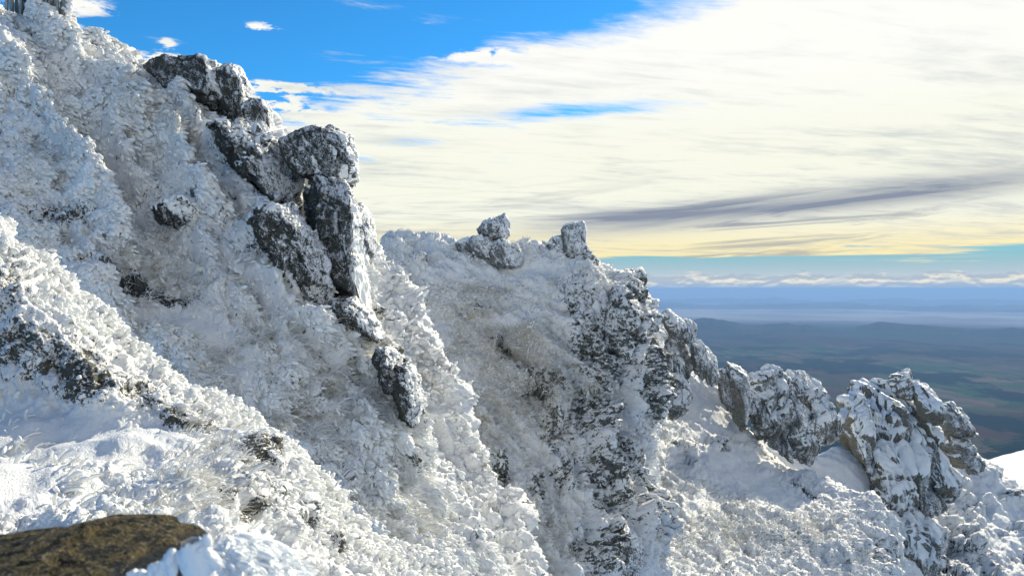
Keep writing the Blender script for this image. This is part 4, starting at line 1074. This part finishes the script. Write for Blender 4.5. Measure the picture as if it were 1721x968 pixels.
# ------------------------------------------------------------------ iced fence at the top left
def fence():
    r = random.Random(3)
    d = 16.1
    m = bpy.data.materials.new('iced_timber'); m.use_nodes = True; g = NT(m.node_tree); b = g.n['Principled BSDF']
    P = g.node('ShaderNodeNewGeometry').outputs['Position']
    n = g.noise(g.vm('MULTIPLY', P, (14, 14, 1.2)), 1.0, 5, 0.6, 0.5)
    g.l.new(g.mix(g.mr(n, 0.42, 0.62), (0.09, 0.10, 0.085), (0.42, 0.45, 0.42)), b.inputs['Base Color']); b.inputs['Roughness'].default_value = 0.6
    g.l.new(g.bump(n, 0.8, 0.03), b.inputs['Normal'])
    root = empty('fence', P3(np.float32(60), np.float32(30), np.float32(d)).tolist(), 'grey iced timber fence panel standing on the crest at the top left corner', 'fence')
    o0 = np.array(root.location[:])

    def slab(name, quads, rough, mat):
        V = []; Fc = []
        for (x0, x1, yt0, yt1, yb0, yb1, dd, th) in quads:
            nseg = 10; nx = 3; base = len(V)
            for side in (0, 1):
                for i in range(nseg+1):
                    t = i/nseg
                    for j in range(nx+1):
                        s = j/nx; px = x0+(x1-x0)*s; py = (yt0+(yt1-yt0)*s)*(1-t)+(yb0+(yb1-yb0)*s)*t
                        edge = 0.0 if j in (0, nx) else th*0.5
                        q = P3(np.float32(px+r.uniform(-rough, rough)), np.float32(py), np.float32(dd+(side*2-1)*(th*0.5+edge)))-o0
                        V.append(q)
            m_ = (nseg+1)*(nx+1)
            for i in range(nseg):
                for j in range(nx):
                    a = base+i*(nx+1)+j
                    Fc.append((a, a+1, a+nx+2, a+nx+1)); Fc.append((a+m_, a+m_+nx+1, a+m_+nx+2, a+m_+1))
                for j in (0, nx):
                    a = base+i*(nx+1)+j; Fc.append((a, a+nx+1, a+nx+1+m_, a+m_))
            for j in range(nx):
                for i in (0, nseg):
                    a = base+i*(nx+1)+j; Fc.append((a, a+m_, a+m_+1, a+1))
        return link(name, new_mesh(name, np.array(V), np.array(Fc), mat, smooth=False), parent=root)
    # slats of the two panels, ground line follows the crest
    def ground(px): return 6+(px-0)*0.30
    q = []
    x = 8.0
    while x < 80:
        w = r.uniform(6.5, 8.5); q.append((x, x+w, -40+r.uniform(-3, 3), -40, ground(x)+8, ground(x+w)+8, d+r.uniform(-.03, .03), 0.06)); x += w+r.uniform(0.2, 1.2)
    slab('slat_panel', q, 0.35, m)
    q = []; x = 80.5
    while x < 108:
        w = r.uniform(5.5, 7.0); t = -6+(x-80)*0.42; q.append((x, x+w, t, t+2.5, ground(x)+6, ground(x+w)+6, d-0.15+r.uniform(-.03, .03), 0.06)); x += w+r.uniform(0.1, 0.6)
    slab('slat_panel', q, 0.35, m)
    slab('post', [(33, 38, -42, -42, 24, 25, d-0.12, 0.10)], 0.5, m)
    slab('post', [(74, 80, -42, -42, 36, 37, d-0.12, 0.10)], 0.5, m)
    pst = slab('post', [(103, 113, -42, -42, 42, 44, d-0.1, 0.14)], 0.8, m)
    # rime frayed along the right post
    rr = np.random.default_rng(4); k = 260
    px = rr.uniform(104, 117, k).astype(np.float32); py = rr.uniform(-40, 42, k).astype(np.float32)
    pts = P3(px, py, np.full(k, d-0.15, np.float32)+rr.uniform(-.1, .1, k).astype(np.float32))
    ax = np.array((0.8, -0.2, 0.1), np.float32)+rr.normal(size=(k, 3)).astype(np.float32)*0.3
    o = scatter('rime_fringe', LOBE, pts-o0-np.array(pst.location[:]), ax, np.full(k, 0.10, np.float32), np.full(k, 0.03, np.float32), SNOW, r=rr)
    o.parent = pst
fence()

# ------------------------------------------------------------------ near rock at the bottom left, with its coat of ice
def near_rock():
    m = bpy.data.materials.new('brown_rock'); m.use_nodes = True; g = NT(m.node_tree); b = g.n['Principled BSDF']
    P = g.node('ShaderNodeNewGeometry').outputs['Position']
    n = g.noise(g.vm('MULTIPLY', P, (1, 1, 1.8)), 44, 6, 0.72); n2 = g.noise(P, 120, 4, 0.7); n3 = g.noise(P, 20, 3)
    c = g.mix(g.mr(n, 0.44, 0.57), (0.008, 0.008, 0.006), (0.095, 0.074, 0.030))
    c = g.mix(g.m('MULTIPLY', g.mr(n2, 0.55, 0.68), 0.8), c, (0.28, 0.24, 0.15))
    wt = g.attr('wet'); c = g.mix(wt, c, (0.010, 0.012, 0.010))
    g.l.new(c, b.inputs['Base Color']); g.put(b.inputs['Roughness'], g.mix(wt, (0.75, 0.75, 0.75), (0.30, 0.30, 0.30))); b.inputs['Specular IOR Level'].default_value = 0.22
    g.l.new(g.bump(g.m('ADD', n, n2), 1.0, 0.012), b.inputs['Normal'])
    d = 1.0
    V, Fc, org, scl = rock_shape([(-420,1010),(-250,940),(-100,905),(0,893),(60,876),(130,866),(200,868),(250,875),(296,886),(322,901),(325,940),(310,1000),(290,1100),(100,1180),(-300,1180)], d, 0.18, center=(40,1010), box=0.6, rough=0.02, facet=0.16, seed=70, level=7); org = org-np.array([0, 0, 0.023], np.float32)
    W_ = V+org; qx = W_[:, 0]/W_[:, 1]*F_PX+CX; qy = CY-W_[:, 2]/W_[:, 1]*F_PX
    wet = sstep((qy-950)+(qx-190)*0.42, 0, 9)*sstep(qx, 170, 200)
    ob = link('boulder', new_mesh('boulder', V, Fc, m, {'wet': wet}), loc=Vector(org.tolist()))
    tag(ob, 'brown lichen covered rock very close in the bottom left corner, icy on its right side', 'boulder')
    ice = bpy.data.materials.new('wet_ice'); ice.use_nodes = True; gi = NT(ice.node_tree); bi = gi.n['Principled BSDF']
    Pi = gi.node('ShaderNodeNewGeometry').outputs['Position']
    bi.inputs['Base Color'].default_value = (0.88, 0.91, 0.93, 1); bi.inputs['Roughness'].default_value = 0.24
    bi.inputs['Specular IOR Level'].default_value = 0.6
    gi.l.new(gi.bump(gi.noise(Pi, 150, 4, 0.6), 0.8, 0.004), bi.inputs['Normal'])
    # ice coat: a lumpy mass down the right side
    V2, F2, org2, s2 = rock_shape([(300,905),(345,895),(368,899),(395,915),(425,937),(455,965),(480,1000),(450,1100),(330,1150),(250,1080),(215,1000),(262,960),(290,930)], 1.02, 0.10, center=(355,1010), box=0.8, rough=0.03, seed=71, level=7); org2 = org2+np.array([0.030, 0.02, -0.024], np.float32)
    N2 = tri_normals(V2, F2)
    f1, f2, rid = worley2((V2[:, 0]*1.0+V2[:, 1]*0.3)*42, (V2[:, 2]+V2[:, 1]*0.3)*16, 3)
    V2 = V2+N2*(np.sqrt(np.clip(1-(f1*1.1)**2, 0, 1))*0.007*(0.5+rid))[:, None]
    link('ice_crust', new_mesh('ice_crust', V2, F2, ice), parent=ob, loc=Vector((org2-org).tolist()))
    r5 = np.random.default_rng(15); k = 2600
    iv = r5.integers(0, len(V2), k*4); iv = iv[(N2[iv, 1] < 0.35) & (N2[iv, 2] > -0.6)][:k]; k = len(iv)
    Li = (0.013*np.exp(r5.normal(size=k)*0.45)).astype(np.float32)
    o = scatter('rime_fringe', LOBE, V2[iv]+(org2-org), N2[iv]*0.45+np.array((0.35, -0.25, -0.55), np.float32)+r5.normal(size=(k, 3)).astype(np.float32)*0.2, Li, Li*0.16, ice, r=r5)
    o.parent = ob
    # drops and icicles along the wet edge
    rr = np.random.default_rng(9); k = 46
    t = rr.random(k).astype(np.float32)
    px = 225+t*120+rr.normal(size=k)*6; py = 968-t*55+rr.normal(size=k)*5
    pts = P3(px.astype(np.float32), py.astype(np.float32), np.full(k, 0.80, np.float32))-org
    ax = np.array((0.3, -0.2, -0.8), np.float32)+rr.normal(size=(k, 3)).astype(np.float32)*0.25
    L = (0.018*np.exp(rr.normal(size=k)*0.5)).astype(np.float32)
    o = scatter('icicles', LOBE, pts.astype(np.float32), ax, L, L*0.28, ice, r=rr)
    o.parent = ob
near_rock()

# ------------------------------------------------------------------ air
def haze():
    x, y0, y1, z0, z1 = 255000, -3000, 262000, -6500, 22.0
    V = [(-x, y0, z0), (x, y0, z0), (x, y1, z0), (-x, y1, z0), (-x, y0, z1), (x, y0, z1), (x, y1, z1), (-x, y1, z1)]
    Fc = [(0, 3, 2, 1), (4, 5, 6, 7), (0, 1, 5, 4), (1, 2, 6, 5), (2, 3, 7, 6), (3, 0, 4, 7)]
    m = bpy.data.materials.new('haze'); m.use_nodes = True; n = m.node_tree.nodes; n.clear()
    out = n.new('ShaderNodeOutputMaterial'); pv = n.new('ShaderNodeVolumePrincipled')
    pv.inputs['Color'].default_value = (0.30, 0.52, 0.92, 1); pv.inputs['Density'].default_value = 3.2e-5
    pv.inputs['Anisotropy'].default_value = 0.1
    m.node_tree.links.new(pv.outputs[0], out.inputs['Volume'])
    tag(link('haze', new_mesh('haze', V, Fc, m, smooth=False)), 'pale blue haze thickening over the far valley', 'haze', kind='stuff')
haze()
